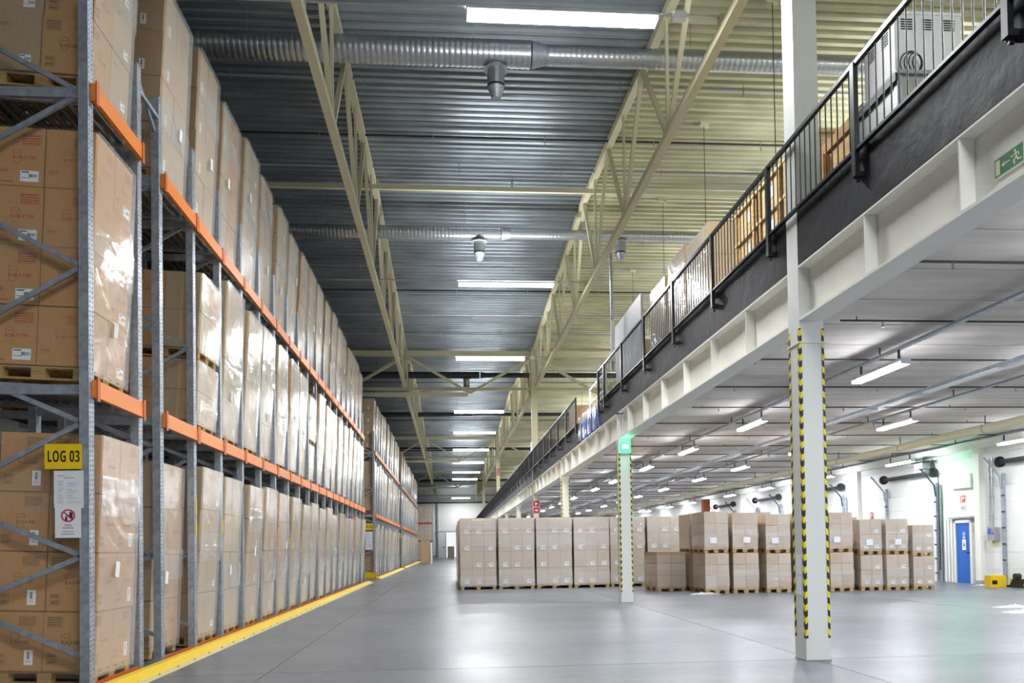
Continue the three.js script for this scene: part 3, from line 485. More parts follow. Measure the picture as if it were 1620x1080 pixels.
function rackBay(rack, z0, z1, near, beamMat = M.orange) {
  const L = z0 - z1, zc = (z0 + z1) / 2;
  for (const y of [3.11, 6.22]) {
    const b = part('load_beam', bx(0.05, 0.18, L - 0.004), beamMat, rack, XF + 0.032, y, zc);
    part('connector', bx(0.012, 0.25, 0.06), beamMat === M.orange ? M.orangeDark : beamMat, b, 0.03, -0.005, L / 2 - 0.03); part('connector', bx(0.012, 0.25, 0.06), beamMat === M.orange ? M.orangeDark : beamMat, b, 0.03, -0.005, -L / 2 + 0.03);
  }
  part('floor_beam', bx(0.04, 0.055, L - 0.13), M.orangeDark, rack, XF - 0.02, 0.038, zc);
  if (near) for (const y of [3.12, 6.23]) {
    const rails = [-0.45, 0.45].map(dz => bar([-3.78, y, zc + dz], [-6.0, y + 0.12, zc + dz], 0.04, 0.1)), rol = [];
    for (let k = 0; k < 18; k++) rol.push(at(cyl(0.03, 0.86, 7, 'z'), -3.82 - k * 0.12, y + 0.02 + k * 0.0065, zc));
    part('lane_rail', rails[0], M.galv, rack); part('lane_rail', rails[1], M.galv, rack); part('roller_bed', merge(rol), M.roller, rack);
  }
}
const rack1 = thing('pallet_rack', 'long grey pallet flow rack with orange beams and the LOG 03 sign', 'rack', 0, 0, 0, 'pallet racks along the aisle');
const bays1 = [[-8.45, -9.75]]; rackFrame(rack1, -8.45, true); rackFrame(rack1, -9.75, true); rackBay(rack1, -8.45, -9.75, true);
for (let k = 0; k <= 18; k++) { const z = -10.45 - 1.33 * k; rackFrame(rack1, z, k < 8); if (k < 18) { rackBay(rack1, z, z - 1.33, k < 7); bays1.push([z, z - 1.33]); } }
part('tie_bar', bar([XF - 0.02, 7.02, -9.75], [XF - 0.02, 7.02, -10.45], 0.04, 0.05), M.galv, rack1); part('tie_bar', bar([XF - 0.05, 7.26, -9.75], [XF - 0.05, 6.8, -10.45], 0.03, 0.04), M.galv, rack1);
const LV = [['floor', 0.02], ['middle', 3.215], ['top', 6.325]];
const paletteFor = (b, l) => b === 0 ? [[CARTON.black, CARTON.blackLabel], [CARTON.red, CARTON.redPlain], [CARTON.black, CARTON.plainLabel]][l] : [[CARTON.tan, CARTON.tanPlain], [CARTON.plain, CARTON.plainLabel], [CARTON.tanPlain, CARTON.tan], [CARTON.black, CARTON.plain], [CARTON.plain, CARTON.tanPlain]][(b * 3 + l * 2) % 5];
bays1.forEach(([za, zb], b) => LV.forEach(([lv, y], l) => {
  const zc = (za + zb) / 2 + rr(-0.03, 0.03), near = b < 8, hs = [[2.64, 2.66, 2.62][l], 2.62][+(b > 0)] + (b ? rr(-0.1, 0.06) : 0), w = b === 0 ? 0.98 : rr(0.96, 1.04);
  const common = { z: zc, ry: Math.PI / 2, tilt: 0.05 + rr(-0.012, 0.014), w: +w.toFixed(2), d: 1.02, nx: 2, nz: 2, mats: paletteFor(b, l), shift: b + l, full: b < 5, detail: true, film: true, fv: b + l * 3, filmMat: (b + l) % 3 ? filmMat : filmMat2, ragged: 0.008, loose: 0.012, sheet: rnd() < 0.75 ? [rr(-0.25, 0.3), rr(0.5, 1.7), 0.1, 0.17, rr(-0.12, 0.12)] : undefined, group: `carton loads on the ${lv} level of the long rack` };
  const lab = `carton load on the ${lv} level, ${ORD[b]} bay from the LOG 03 sign`;
  const x = (b === 1 && l === 0) ? -3.9 : -3.755 + rr(-0.03, 0.02), full = common.full;
  if (l === 1 && b === 1) { load({ ...common, x: -4.95, y: y + 0.06, h: 2.5, ny: 4, tilt: 0.05, label: `brown carton load set far back, ${lv} level, ${ORD[b]} bay from the LOG 03 sign`, full: false }); return; }
  if (l === 1 && (b === 2 || b === 9)) {
    load({ ...common, x, y, h: 1.06, ny: 2, label: `low wrapped load under another pallet, ${lv} level, ${ORD[b]} bay from the LOG 03 sign` });
    load({ ...common, x: x + 0.052, y: y + 1.075, h: 1.28, ny: 2, label: `wrapped load stacked on another pallet, ${lv} level, ${ORD[b]} bay from the LOG 03 sign` }); return;
  }
  load({ ...common, x, y: y + 0.002, h: +hs.toFixed(2), ny: 4, label: (b === 0 ? (l === 1 ? 'red-printed wrapped ' : 'dark-printed wrapped ') : 'film-wrapped ') + lab });
  load({ ...common, x: x - 1.12, y: y + 0.06, h: +(hs - rr(0.02, 0.12)).toFixed(2), ny: 4, full: false, detail: b === 0, film: false, sheet: undefined, label: `second-row carton load, ${lv} level, ${ORD[b]} bay from the LOG 03 sign`, group: 'second-row loads in the long rack' });
}));
function signOnFrame(x, y, z, txt, label, s = 1) { const [g, m] = flatSign(0.365 * s, 0.255 * s, 0.008, logTex(txt), M.yellow); const o = part(numbered('rack_sign'), g, m, scene, x, y, z); o.userData = { label, category: 'sign', group: 'yellow rack signs' }; }
signOnFrame(-3.92, 2.4, -8.372, 'LOG 03', 'yellow LOG 03 sign on the end frame of the long rack');
{
  const [g, m] = flatSign(0.29, 0.38, 0.003, docTex), a = part('notice_paper', g, m, scene, -3.87, 2.065, -8.375); a.userData = { label: 'printed white paper under the LOG 03 sign', category: 'notice' };
  const [g2, m2] = flatSign(0.255, 0.32, 0.003, banTex), c = part('prohibition_notice', g2, m2, scene, -3.875, 1.73, -8.37); c.userData = { label: 'white notice with red no-entry circle under the printed paper', category: 'notice' };
  for (const [i, z, y] of [[0, -11.78, 2.07], [1, -11.78, 1.75], [2, -13.11, 1.82], [3, -18.43, 1.6]]) { const t = part(numbered('upright_tag'), bx(0.003, 0.22, 0.05), M.yellow, scene, XF + 0.008, y, z - 0.02); t.userData = { label: `small yellow tag on a rack upright, ${ORD[i]} from the LOG 03 sign`, category: 'tag', group: 'yellow tags on rack uprights' }; }
}
function barrier(z0, z1, label) {
  const o = thing('floor_barrier', label, 'barrier', 0, 0, z0, 'yellow floor barriers'), L = z0 - z1;
  const sh = new THREE.Shape([[-3.59, 0], [-3.38, 0], [-3.38, 0.012], [-3.5, 0.07], [-3.59, 0.07]].map(p => new THREE.Vector2(...p))), g = new THREE.ExtrudeGeometry(sh, { depth: L, bevelEnabled: false }); g.translate(0, 0, -L);
  part('kerb', g, M.yellow, o); part('flange', bx(0.1, 0.008, L), M.yellowWorn, o, -3.33, 0.004, -L / 2);
  for (let z = 0.3; z < Math.min(L, 14); z += 0.62) part('bolt', cyl(0.012, 0.02, 6, 'y'), M.galv, o, -3.33, 0.016, -z);
}
barrier(-7.2, -34.6, 'yellow steel floor barrier along the foot of the long rack');
function farRack(z0, n, i, beamMat) {
  const r = thing('pallet_rack', ['', 'second pallet rack with orange beams beyond the cross passage', 'third pallet rack, running on toward the end wall'][i], 'rack', 0, 0, 0, 'pallet racks along the aisle');
  for (let k = 0; k <= n; k++) { const z = z0 - 1.33 * k; rackFrame(r, z, k === 0 && i === 1); if (k < n) rackBay(r, z, z - 1.33, false, beamMat); }
  for (let k = 0; k < n; k++) LV.forEach(([lv, y], l) => {
    const zc = z0 - 1.33 * (k + 0.5), o = { x: -3.75 + rr(-0.05, 0.03), y: y + 0.002, z: zc, ry: Math.PI / 2, tilt: 0.045 + rr(-0.012, 0.012), w: rr(0.96, 1.04), d: 1.02, nx: 2, nz: 2, h: 2.6 + rr(-0.15, 0.08), ny: 4, mats: [[CARTON.tanPlain], [CARTON.plain], [CARTON.tan]][(k + l) % 3], detail: k === 0 && i === 1, film: true, fv: k + l, filmMat: k % 2 ? filmMat2 : filmMat, group: `carton loads on the ${lv} level of the ${ORD[i]} rack`, label: `wrapped carton load on the ${lv} level of the ${ORD[i]} rack, ${ORD[k]} bay` };
    o.w = +o.w.toFixed(2); o.h = +o.h.toFixed(1); load(o);
    if (k < 1) load({ ...o, x: o.x - 1.12, y: o.y + 0.05, film: false, detail: false, label: `second-row carton load on the ${lv} level of the ${ORD[i]} rack, ${ORD[k]} bay`, group: 'second-row loads of the far racks' });
  });
}
farRack(-39.4, 14, 1, M.orange); farRack(-61.4, 22, 2, M.orange);
barrier(-38.7, -58.4, 'yellow floor barrier along the foot of the second rack'); barrier(-60.8, -91, 'yellow floor barrier along the foot of the third rack');
signOnFrame(-4.02, 2.55, -39.31, 'LOG 02', 'yellow sign on the end frame of the second rack', 1.25); signOnFrame(-4.0, 2.5, -61.31, 'LOG 01', 'yellow sign on the end frame of the third rack', 1.25);
{ const [g, m] = flatSign(0.36, 0.9, 0.004, docTex), a = part('notice_paper_001', g, m, scene, -3.98, 1.86, -39.31); a.userData = { label: 'long white paper below the sign on the second rack', category: 'notice' };
  const e = thing('end_barrier', 'yellow guard board across the end of the second rack', 'barrier', -4.05, 0, -38.95); part('board', bx(0.95, 0.3, 0.04), M.yellow, e, 0, 0.17, 0); part('foot', bx(0.06, 0.34, 0.1), M.yellow, e, -0.44, 0.17, 0); part('foot', bx(0.06, 0.34, 0.1), M.yellow, e, 0.44, 0.17, 0); }

// far end of the aisle
load({ name: 'pallet_load', label: 'tall brown carton tower standing at the end of the third rack', group: undefined, x: -2.33, y: 0, z: -75, w: 0.8, d: 0.8, h: 2.27, nx: 1, nz: 1, ny: 2, mats: [CARTON.tanPlain], detail: true, film: false, full: false });
{
  const r = thing('red_beam_rack', 'rack with red beams holding wrapped goods near the end wall', 'rack', -3.2, 0, -99.5);
  for (const x of [-1.3, 1.0]) for (const z of [0, -1.1]) part('upright', bx(0.1, 6.9, 0.1), M.galv, r, x, 3.45, z);
  for (const y of [2.4, 4.65]) for (const z of [0.06, -1.16]) part('load_beam', bx(2.4, 0.16, 0.05), M.red, r, -0.15, y, z);
  for (let i = 0; i < 6; i++) load({ label: `pale wrapped goods on the red-beam rack, ${['lower', 'middle', 'upper'][i >> 1]} shelf, ${ORD[i % 2]} place from the aisle`, group: 'goods on the red-beam rack', x: -2.75 - (i % 2) * 1.05, y: [0.02, 2.5, 4.75][i >> 1], z: -99.5, w: 0.95, d: 1, h: [2.1, 2, 2][i >> 1], nx: 2, nz: 2, ny: 3, mats: [CARTON.tan], film: true, filmMat: filmMat2, fv: i, detail: false });
  load({ label: 'small pallet of cartons standing before the bright far gate', x: 0.1, y: 0, z: -110, w: 0.9, d: 0.9, h: 1.75, nx: 2, nz: 2, ny: 3, mats: [CARTON.plain], film: true, detail: false });
  const k = thing('upright_box', 'white panel leaning beside the brown carton tower', 'panel', -1.78, 0, -75.4); part('panel', bx(0.12, 2.0, 0.9), M.white, k, 0, 1.0, 0); part('edge_strip', bx(0.13, 0.05, 0.92), M.grey, k, 0, 2.02, 0);
}

// ------------------------------------------------------------------ block of tall stacks on the floor
const rowA = [0.31, 1.62, 2.92, 4.22, 5.54, 6.86];
rowA.forEach((x0, i) => load({ label: `tall film-wrapped carton stack in the front row, ${ORD[i]} from the rack side`, group: 'tall wrapped stacks beside the columns', x: x0 + 0.64, y: 0, z: -26.95 - (i > 3 ? 0.25 : 0), w: 1.22, pw: 1.2, d: 0.82, h: 2.44, nx: i < 2 ? 3 : 3, nz: 1, ny: 4, mats: [CARTON.paleLabel, CARTON.paleLabel, CARTON.pale], shift: i, full: true, detail: true, film: true, filmMat: filmMat2, fv: i, ragged: 0.006, bands: [[0.13, rr(0.3, 0.5)], [rr(1.35, 1.5), rr(0.4, 0.6)], [2.02, 0.38]] }));
for (let r = 1; r < 11; r++) for (let i = 0; i < (r === 1 ? 6 : 1); i++) load({ label: `tall wrapped carton stack, ${ORD[r]} row of the block, ${ORD[i]} from the rack side`, group: 'tall wrapped stacks behind the front row', x: 0.32 + 1.3 * i + 0.64 - (r % 2) * 0.05, y: 0, z: -27.17 - r * 0.93, w: 1.24, d: 0.82, h: 2.4, nx: 3, nz: 1, ny: 4, mats: [CARTON.plain], full: false, detail: false, film: true, filmMat: filmMat2, fv: r + i });
load({ label: 'low brown carton stack with a pale wrapped column, before the tall block', x: 6.74, y: 0, z: -23.75, ry: 0.1, w: 0.92, d: 1.15, h: 1.22, nx: 2, nz: 2, ny: 3, mats: [CARTON.tanPlain, CARTON.plain], full: true, detail: true, film: true, filmGap: 0.1, fv: 1 });

// double-stacked pallets in front of the docks
const B = [[7.27, 8.04, 1.17, 2.37, 3, 3, 'tanPlain'], [8.12, 8.94, 1.17, 2.33, 3, 3, 'tanPlain'], [9.09, 9.88, 1.14, 2.27, 3, 3, 'tanPlain'], [10.05, 10.85, 1.14, 2.3, 3, 3, 'tanPlain'], [11.0, 11.77, 1.14, 2.3, 3, 3, 'tanPlain'], [11.95, 12.68, 1.05, 2.09, 2, 2, 'plainLabel'], [12.71, 13.45, 1.05, 2.09, 2, 2, 'plainLabel'], [13.56, 14.28, 0.98, 1.9, 2, 2, 'plainLabel']];
B.forEach(([x0, x1, h1, h2, n1, n2, t], i) => {
  const w = +(x1 - x0 - 0.07).toFixed(2), m = t === 'tanPlain' ? [CARTON.pale, CARTON.tanPlain, CARTON.pale] : [CARTON.paleLabel, CARTON.paleLabel, CARTON.pale], c = { w, pw: w - 0.01, d: 1.18, nx: 2, nz: 2, mats: m, full: true, detail: true, film: true, fv: i, bands: [[rr(0.2, 0.4), rr(0.2, 0.34)]], group: 'double-stacked pallets', x: (x0 + x1) / 2, z: -22.24 - (i % 2) * 0.05, ry: rr(-0.012, 0.012) };
  const at0 = `${ORD[i]} stack of the row before the docks`;
  load({ ...c, y: 0, h: h1, ny: n1, label: `lower wrapped pallet in the ${at0}` });
  load({ ...c, y: h1 + 0.004, h: +(h2 - h1).toFixed(2), ny: n2, label: `upper wrapped pallet in the ${at0}`, fv: i + 1, x: c.x - 0.008, filmMat: filmMat2, sheet: i < 7 ? [[-0.1, 0.03, -0.1, 0.05, -0.14, -0.06, 0.02, 0.1][i], 0.36, 0.2, 0.17, i === 1 ? -0.1 : 0] : undefined });
  load({ ...c, y: 0, h: h1, ny: n1, z: c.z - 1.4, full: false, detail: false, label: `lower wrapped pallet behind the ${at0}`, group: 'rear double-stacked pallets' });
  load({ ...c, y: h1 + 0.004, h: +(h2 - h1 + (i === 2 || i === 5 ? 0.12 : 0)).toFixed(2), ny: n2, z: c.z - 1.4, full: false, detail: false, label: `upper wrapped pallet behind the ${at0}`, group: 'rear double-stacked pallets' });
});
for (const [i, x, z, s] of [[0, 7.2, -22.0, 1], [1, 11.75, -15.75, 0.8], [2, 11.2, -14.6, 1], [3, 16.6, -23.6, 0.6]]) {
  const pts = []; for (let k = 0; k < 60; k++) { const a = rnd() * 7, r = Math.sqrt(rnd()) * 0.32 * s; pts.push(new THREE.Vector3(Math.cos(a) * r * 1.6, 0, Math.sin(a) * r * 0.7)); }
  const g = new THREE.PlaneGeometry(0.95 * s, 0.42 * s, 14, 8); g.rotateX(-Math.PI / 2); const p = g.attributes.position; for (let k = 0; k < p.count; k++) { const u = p.getX(k), v = p.getZ(k), e = Math.max(0, 1 - Math.hypot(u / (0.48 * s), v / (0.21 * s))); p.setY(k, 0.004 + e * 0.11 * s * hash(k, i, 5)); p.setX(k, u * (0.8 + 0.3 * hash(k, i, 6))); p.setZ(k, v * (0.7 + 0.4 * hash(k, i, 7))); } g.computeVertexNormals();
  const o = part(numbered('plastic_scrap'), g, phys({ color: 0xf2f4f6, roughness: 0.3, transmission: 0.25, thickness: 0, side: THREE.DoubleSide }), scene, x, 0.001, z); o.userData = { label: ['loose film scrap on the floor before the low brown stack', 'small crumpled white film scrap on the open floor', 'crumpled white film scrap on the open floor near the docks', 'torn white film scrap beside the yellow block'][i], category: 'film scrap', group: 'film scraps on the floor' };
}

// ------------------------------------------------------------------ dock wall
{
  const w = structGroup('wall_right', 'white panelled dock wall');
  for (let y = 0; y < 13; y += 1.05) part('wall_panel', bx(0.3, 1.042, ZF - ZB + 0.6), M.wall, w, XR + 0.16, y + 0.52, (ZF + ZB) / 2);
  part('wall_core', bx(0.28, 13.2, ZF - ZB + 0.6), M.grey, w, XR + 0.17, 6.6, (ZF + ZB) / 2);
  part('lintel_beam', bx(0.2, 0.3, 80), M.beamWhite, w, XR - 0.1, 4.55, -40);
}
for (const [i, z] of [[0, -24.47], [1, -32.15], [2, -38.7], [3, -45.3], [4, -51.9], [5, -17.8]]) { const o = thing('wall_pier', ['cream pier beside the blue door', 'white pier beyond the second dock door', 'third white pier along the dock wall', 'fourth white pier along the dock wall', 'fifth white pier along the dock wall', 'white pier before the hazard-striped dock'][i], 'pier', XR - 0.08, 0, z, 'piers of the dock wall', 'structure'); part('pier', bx(0.18, 4.4, 0.28), M.beamWhite, o, 0, 2.2, 0); part('pier_base', bx(0.2, 0.12, 0.3), M.grey, o, 0, 0.06, 0); }
function dock(z0, z1, label, near) {
  const o = thing('dock_door', label, 'dock door', XR - 0.02, 0, (z0 + z1) / 2, 'sectional dock doors'), L = z0 - z1;
  for (let k = 0; k < 6; k++) part('door_panel', bx(0.05, 0.512, L - 0.12), M.wall, o, -0.03, 0.26 + k * 0.52, 0);
  for (const s of [-1, 1]) {
    part('track', bx(0.1, 3.5, 0.07), M.galv, o, -0.09, 1.75, s * (L / 2 - 0.02)); part('edge_post', bx(0.06, 3.4, 0.12), M.galv, o, -0.05, 1.7, s * (L / 2 + 0.07));
    if (near) for (let y = 0.3; y < 3.3; y += 0.5) part('hinge', bx(0.05, 0.05, 0.1), M.darkPipe, o, -0.15, y, s * (L / 2 - 0.05));
  }
  if (near) { part('motor_unit', bx(0.3, 0.22, 0.5), M.grey, o, -0.3, 4.12, L / 2 - 0.5); part('motor_bracket', bx(0.5, 0.04, 0.7), M.darkPipe, o, -0.25, 4.26, L / 2 - 0.5); part('ceiling_track', bx(0.05, 0.06, 1.4), M.darkPipe, o, -0.55, 4.34, L / 2 - 0.7); part('cable', tube([[-0.12, 0.4, L / 2 + 0.14], [-0.12, 3.6, L / 2 + 0.14], [-0.3, 4.3, L / 2 + 0.1]], 0.02), M.black, o); }
  part('spring_shaft', cyl(0.07, L, 10, 'z'), M.darkPipe, o, -0.2, 3.85, 0); part('cable_drum', cyl(0.17, 0.08, 16, 'z'), M.black, o, -0.2, 3.85, L / 2 - 0.02); part('cable_drum', cyl(0.17, 0.08, 16, 'z'), M.black, o, -0.2, 3.85, -L / 2 + 0.02);
  part('lift_rail', tube([[-0.15, 3.0, L / 2], [-0.2, 3.4, L / 2], [-0.62, 3.9, L / 2], [-0.7, 3.98, L / 2]], 0.03), M.darkPipe, o); part('lift_rail', tube([[-0.15, 3.0, -L / 2], [-0.2, 3.4, -L / 2], [-0.62, 3.9, -L / 2], [-0.7, 3.98, -L / 2]], 0.03), M.galv, o);
}
dock(-20.1, -23.3, 'white sectional dock door with hazard-striped sill', true); dock(-26.65, -29.9, 'white sectional dock door behind the low double stack', true); dock(-33.3, -36.5, 'white dock door beyond the second pier', false); dock(-39.9, -43.1, 'white dock door beyond the third pier', false); dock(-46.5, -49.7, 'white dock door beyond the fourth pier', false);
{
  const d = new THREE.Group(); d.name = 'door_2'; d.userData = { kind: 'structure', label: 'blue personnel door with white frame' }; d.position.set(XR - 0.01, 0, -25.33); scene.add(d);
  part('door_leaf', bx(0.06, 2.02, 0.74), M.blue, d, -0.03, 1.01, 0);
  for (const s of [-1, 1]) part('door_frame', bx(0.12, 2.12, 0.1), M.wall, d, -0.04, 1.06, s * 0.42); part('door_frame', bx(0.12, 0.1, 0.94), M.wall, d, -0.04, 2.07, 0); part('canopy', bx(0.16, 0.06, 1.2), M.grey, d, -0.06, 2.2, -0.1);
  for (let i = 0; i < 3; i++) part('frame_strip', bx(0.1, 2.15, 0.1), M.wall, d, -0.05, 1.08, -0.58 - i * 0.17);
  part('handle', bx(0.06, 0.04, 0.12), M.black, d, -0.09, 1.02, 0.26);
  const dt = canvasTex(128, 320, (c, w, h) => { c.fillStyle = '#1f63bd'; c.fillRect(0, 0, w, h); c.strokeStyle = '#dfe8f5'; c.fillStyle = '#dfe8f5'; c.lineWidth = 6; c.beginPath(); c.arc(64, 50, 34, 0, 7); c.stroke(); c.fillRect(52, 34, 24, 34); c.fillRect(30, 96, 68, 16); c.fillRect(40, 118, 48, 12); c.fillStyle = '#e9ecf0'; c.fillRect(18, 142, 92, 168); c.fillStyle = '#7a6a72'; c.beginPath(); c.moveTo(64, 176); c.lineTo(92, 250); c.lineTo(36, 250); c.fill(); c.fillRect(34, 264, 60, 8); });
  const [g, m] = flatSign(0.27, 0.66, 0.004, dt, M.blue), s = part('door_notice', g, m, d, -0.063, 1.42, 0.03); s.rotation.y = -Math.PI / 2;
  const [g2, m2] = flatSign(0.3, 0.26, 0.006, hoseTex), f = part('fire_sign_002', g2, m2, scene, XR - 0.01, 2.83, -25.4); f.rotation.y = -Math.PI / 2; f.userData = { label: 'red fire hose sign above the number 95', category: 'sign' };
  const nt = canvasTex(128, 96, (c, w, h) => { c.fillStyle = '#f0f2f2'; c.fillRect(0, 0, w, h); c.fillStyle = '#30363a'; c.font = 'bold 84px sans-serif'; c.textAlign = 'center'; c.fillText('95', 64, 78); });
  const [g3, m3] = flatSign(0.26, 0.2, 0.004, nt), n = part('dock_number', g3, m3, scene, XR - 0.01, 2.52, -25.4); n.rotation.y = -Math.PI / 2; n.userData = { label: 'white plate with the number 95 above the blue door', category: 'sign' };
  const [g4, m4] = flatSign(0.14, 0.18, 0.03, hoseTex), al = part('alarm_button', g4, m4, scene, XR - 0.02, 1.8, -24.78); al.rotation.y = -Math.PI / 2; al.userData = { label: 'small red alarm button beside the blue door', category: 'alarm button' };
  const [g5, m5] = flatSign(0.25, 0.32, 0.006, hoseTex), fs = part('fire_sign_003', g5, m5, scene, XR - 0.02, 2.5, -31.2); fs.rotation.y = -Math.PI / 2; fs.userData = { label: 'red fire sign on the white wall beyond the double-stacked pallets', category: 'sign' };
  exitLight('exit_light', 'large glowing exit light box above the blue door', XR - 0.1, 3.42, -25.42, 1.02, 0.46, true, 4.2, new THREE.Color(0.5, 1.0, 0.75), 2.4);
  const b = thing('control_box', 'grey dock control box with a blue sticker and yellow plug', 'control box', XR - 0.02, 1.62, -23.83); part('case', bx(0.16, 0.42, 0.34), M.grey, b, -0.08, 0, 0); part('sticker', bx(0.004, 0.18, 0.14), M.blue, b, -0.163, 0.08, -0.06); part('switch', cyl(0.03, 0.04, 10, 'x'), M.red, b, -0.17, 0.02, 0.11); part('plug', bx(0.08, 0.06, 0.14), M.yellow, b, -0.1, -0.32, -0.02); part('lead', tube([[-0.08, -0.21, 0], [-0.1, -0.32, 0.02]], 0.015), M.black, b);
  for (const [i, z] of [[0, -24.05], [1, -23.9]]) { const c = thing('conduit', `grey conduit rising from the control box, ${ORD[i]} of two`, 'conduit', XR - 0.04, 0, z, 'conduits'); part('pipe', cyl(0.025, 2.2, 8, 'y'), M.galvPipe, c, 0, 2.95, 0); for (let y = 2.2; y < 4; y += 0.6) part('clip', bx(0.03, 0.03, 0.09), M.grey, c, 0, y, 0); }
  const y = thing('corner_block', 'yellow impact block with black print at the dock door corner', 'impact block', 16.45, 0, -22.75); part('block', bx(0.5, 0.34, 0.28), M.yellow, y, 0, 0.17, 0); part('print', bx(0.16, 0.12, 0.004), M.black, y, -0.12, 0.15, 0.142); part('cap', bx(0.46, 0.02, 0.24), M.yellow, y, 0, 0.35, 0);
  const y2 = thing('corner_block', 'small yellow impact block behind the last double stack', 'impact block', 16.55, 0, -26.6); part('block', bx(0.24, 0.34, 0.24), M.yellow, y2, 0, 0.17, 0); part('cap', bx(0.2, 0.02, 0.2), M.yellow, y2, 0, 0.35, 0);
  const hp = thing('dock_sill', 'black and yellow striped dock sill plate with rubber buffers', 'dock sill', 16.95, 0, -21.4); const hm = std({ map: tapeTex.clone(), roughness: 0.6 }); hm.map.rotation = Math.PI / 2; hm.map.repeat.set(6, 6);
  const hg = bx(0.04, 0.2, 2.5).clone(); { const uv = hg.attributes.uv; for (let k = 0; k < 24; k++) uv.setXY(k, uv.getY(k) * 1.2, uv.getX(k) * 0.45); } const hm2 = std({ map: tapeTex, roughness: 0.6 });
  part('striped_plate', hg, hm2, hp, -0.1, 0.16, 0); part('base', bx(0.3, 0.06, 2.7), M.black, hp, 0, 0.03, 0); for (const z of [-0.95, -0.3, 0.5, 1.0]) part('buffer', cyl(0.09, 0.16, 12, 'x'), M.black, hp, -0.1, 0.33, z);
  const bp = thing('brown_post', 'brown steel post standing beyond the double-stacked pallets', 'post', 16.2, 0, -49); part('post', bx(0.42, 4.3, 0.42), M.brown, bp, 0, 2.15, 0); part('foot_plate', bx(0.5, 0.03, 0.5), M.brown, bp, 0, 0.015, 0);
}

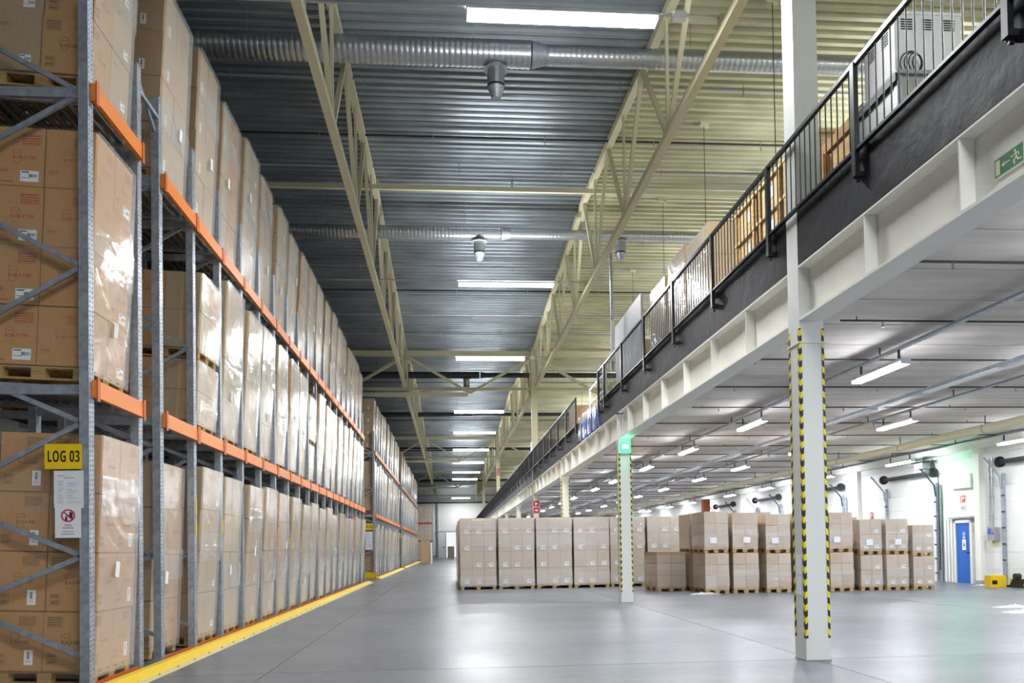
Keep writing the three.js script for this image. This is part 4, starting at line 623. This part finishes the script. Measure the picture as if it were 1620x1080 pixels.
// ------------------------------------------------------------------ goods on the mezzanine
const YF = 5.372, MG = 'goods stored along the mezzanine edge';
{
  const t = thing('machine_stand', 'grey steel cabinet on legs behind the mezzanine railing', 'cabinet', 5.2, YF, -8.32);
  part('body', bx(0.8, 0.66, 0.76), M.steel, t, 0, 0.66, 0); part('top_plate', bx(0.86, 0.04, 0.84), M.grey, t, 0, 1.01, 0); for (const x of [-0.38, 0.38]) for (const z of [-0.36, 0.36]) part('leg', bx(0.06, 1.0, 0.06), M.galv, t, x, 0.5, z);
  part('strut', bar([-0.42, 0.05, -0.36], [-0.42, 0.6, 0.36], 0.03, 0.06), M.black, t); part('edge_trim', bx(0.03, 0.08, 0.84), M.black, t, -0.43, 0.95, 0);
  const m = thing('machine_cabinet', 'white louvred machine cabinet standing on the steel cabinet', 'machine', 5.25, YF + 1.032, -8.4);
  part('case', bx(0.76, 0.72, 0.62), M.machine, m, 0, 0.36, 0); part('lid', bx(0.78, 0.03, 0.64), M.machine, m, 0, 0.735, 0);
  for (const [gx] of [[-0.24], [0.0], [0.24]]) for (let k = 0; k < 5; k++) part('louvre', bx(0.13, 0.012, 0.006), M.black, m, gx, 0.56 + k * 0.026, 0.312);
  for (const gz of [-0.16, 0.12]) for (let k = 0; k < 5; k++) part('louvre', bx(0.006, 0.014, 0.13), M.black, m, -0.382, 0.48 + k * 0.03, gz);
  const c = thing('cable_coil', 'coiled dark grey hose lying against the white machine', 'hose', 4.98, YF + 1.06, -8.04); for (let k = 0; k < 4; k++) { const q = part('loop', new THREE.TorusGeometry(0.12 - k * 0.012, 0.008, 6, 24), M.darkPipe, c, 0.03 + k * 0.012, 0.12 - k * 0.012, 0.01 + k * 0.022); q.rotation.set(0.12, 0.15 * k, 0); }
  const w = thing('timber_bundle', 'orange-brown timber boards leaning behind the railing near the column', 'timber', 4.98, YF, -9.4); for (let k = 0; k < 3; k++) part('board', bx(0.12, 0.14, 1.08), M.woodDark, w, k * 0.14, 1.15 - k * 0.02, 0); part('panel', bx(0.05, 0.5, 0.8), M.wood, w, 0, 0.8, 0.05); part('trestle', bx(0.5, 1.06, 0.08), M.woodDark, w, 0.14, 0.53, -0.4); part('trestle', bx(0.5, 1.06, 0.08), M.woodDark, w, 0.14, 0.53, 0.4);
  const bb = part('low_carton', cartonGeo(0.6, 0.45, 0.7), CARTON.tanPlain, scene, 4.98, YF + 0.227, -7.55); bb.userData = { label: 'flat pale carton under the steel cabinet side of the railing', category: 'carton', group: MG };
  for (const [i, z, h1] of [[0, -10.45, 3], [1, -11.4, 3], [2, -12.35, 3]]) {
    const k = thing('wooden_crate', `pale plywood crate stack with ledges behind the railing, ${ORD[i]} beyond the papered column`, 'crate', 5.3, YF, z, MG);
    for (let j = 0; j < h1; j++) { const b = part('crate', bx(0.9, 0.46, 0.84), M.ply, k, 0, 0.231 + j * 0.51, 0); part('lid', bx(0.98, 0.05, 0.92), M.ply, b, 0, 0.25, 0); part('label', bx(0.004, 0.16, 0.12), M.paper, b, -0.453, 0.03, 0.1); for (const dz of [-0.36, 0.36]) part('batten', bx(0.03, 0.46, 0.08), M.wood, b, -0.465, 0, dz); }
  }
  load({ label: 'pale wrapped carton load behind the railing, beside the plywood crates', group: MG, x: 4.8, y: YF, z: -14.7, ry: -Math.PI / 2, w: 1.3, d: 1.0, h: 1.98, nx: 2, nz: 2, ny: 3, mats: [CARTON.tan, CARTON.plain], detail: true, film: true, fv: 1 });
  load({ label: 'taller brown wrapped carton load behind the railing, second from the crates', group: MG, x: 4.8, y: YF, z: -16.1, ry: -Math.PI / 2, w: 1.2, d: 1.0, h: 2.12, nx: 2, nz: 2, ny: 4, mats: [CARTON.tanPlain, CARTON.plainLabel], detail: true, film: true, fv: 2, filmMat: filmMat2 });
  load({ label: 'white film-covered goods behind the railing next to the grey panel', group: MG, x: 4.85, y: YF, z: -17.8, ry: -Math.PI / 2, w: 1.3, d: 0.9, h: 2.05, nx: 2, nz: 2, ny: 3, mats: [CARTON.tan], detail: true, film: true, fv: 3, filmMat: filmMat2 });
  const p = thing('grey_panel', 'large smooth grey board standing upright behind the railing', 'board', 4.75, YF, -20.4); part('board', bx(0.05, 2.2, 3.0), M.grey, p, 0, 1.12, 0); part('foot', bx(0.6, 0.05, 0.08), M.woodDark, p, 0.25, 0.025, -1); part('foot', bx(0.6, 0.05, 0.08), M.woodDark, p, 0.25, 0.025, 1);
  load({ label: 'carton stack with a white printed side at the loading gap', group: MG, x: 5.0, y: YF, z: -22.6, ry: -Math.PI / 2, w: 1.0, d: 1.0, h: 1.95, nx: 2, nz: 2, ny: 3, mats: [CARTON.tanPlain, CARTON.plainLabel], detail: true, film: true, fv: 2, filmMat: filmMat2 });
  const q = thing('loading_gate', 'white tubular swing gate at the mezzanine loading gap', 'gate', 4.6, YF, -24.0); for (const z of [-1.3, 1.3]) part('post', bx(0.06, 1.15, 0.06), M.white, q, 0, 0.58, z); for (const y of [0.2, 0.65, 1.12]) part('bar', bx(0.05, 0.05, 2.6), M.white, q, 0, y, 0);
  for (const [i, z] of [[0, -22.3], [1, -23.15], [2, -24.0], [3, -24.85]]) { const g = thing('blue_bundle', `blue goods bundle in clear film at the mezzanine loading gap, ${ORD[i]} from the railing end`, 'bundle', 4.33, 4.78, z, 'blue bundles'); part('bundle', new THREE.CapsuleGeometry(0.11, 0.42, 6, 14), M.blueGoods, g, 0, 0.33, 0.18); part('bundle', new THREE.CapsuleGeometry(0.11, 0.42, 6, 14), M.blueGoods, g, 0, 0.33, -0.16); const f = part('film', filmGeo(0.3, 0.75, 0.74, i), [filmClear, filmClear], g, 0, 0.0, 0.4); f.castShadow = false; }
  load({ label: 'plain carton stack behind the railing past the loading gap', group: MG, x: 5.0, y: YF, z: -29, ry: -Math.PI / 2, w: 1.1, d: 1.0, h: 1.2, nx: 2, nz: 2, ny: 2, mats: [CARTON.tanPlain], detail: true, film: false });
  load({ label: 'brown carton pallet behind the railing near the cream column', group: MG, x: 5.2, y: YF, z: -33, ry: -Math.PI / 2, w: 1.6, d: 1.2, h: 1.9, nx: 2, nz: 2, ny: 2, mats: [CARTON.tanPlain], detail: true, film: false });
  load({ label: 'tall pale carton load on the mezzanine beyond the cream column', group: MG, x: 4.9, y: YF, z: -46, ry: -Math.PI / 2, w: 1.8, d: 1.2, h: 2.3, nx: 2, nz: 2, ny: 3, mats: [CARTON.tan], detail: true, film: true, fv: 1, filmMat: filmMat2 });
}
renderer.render(scene, camera);
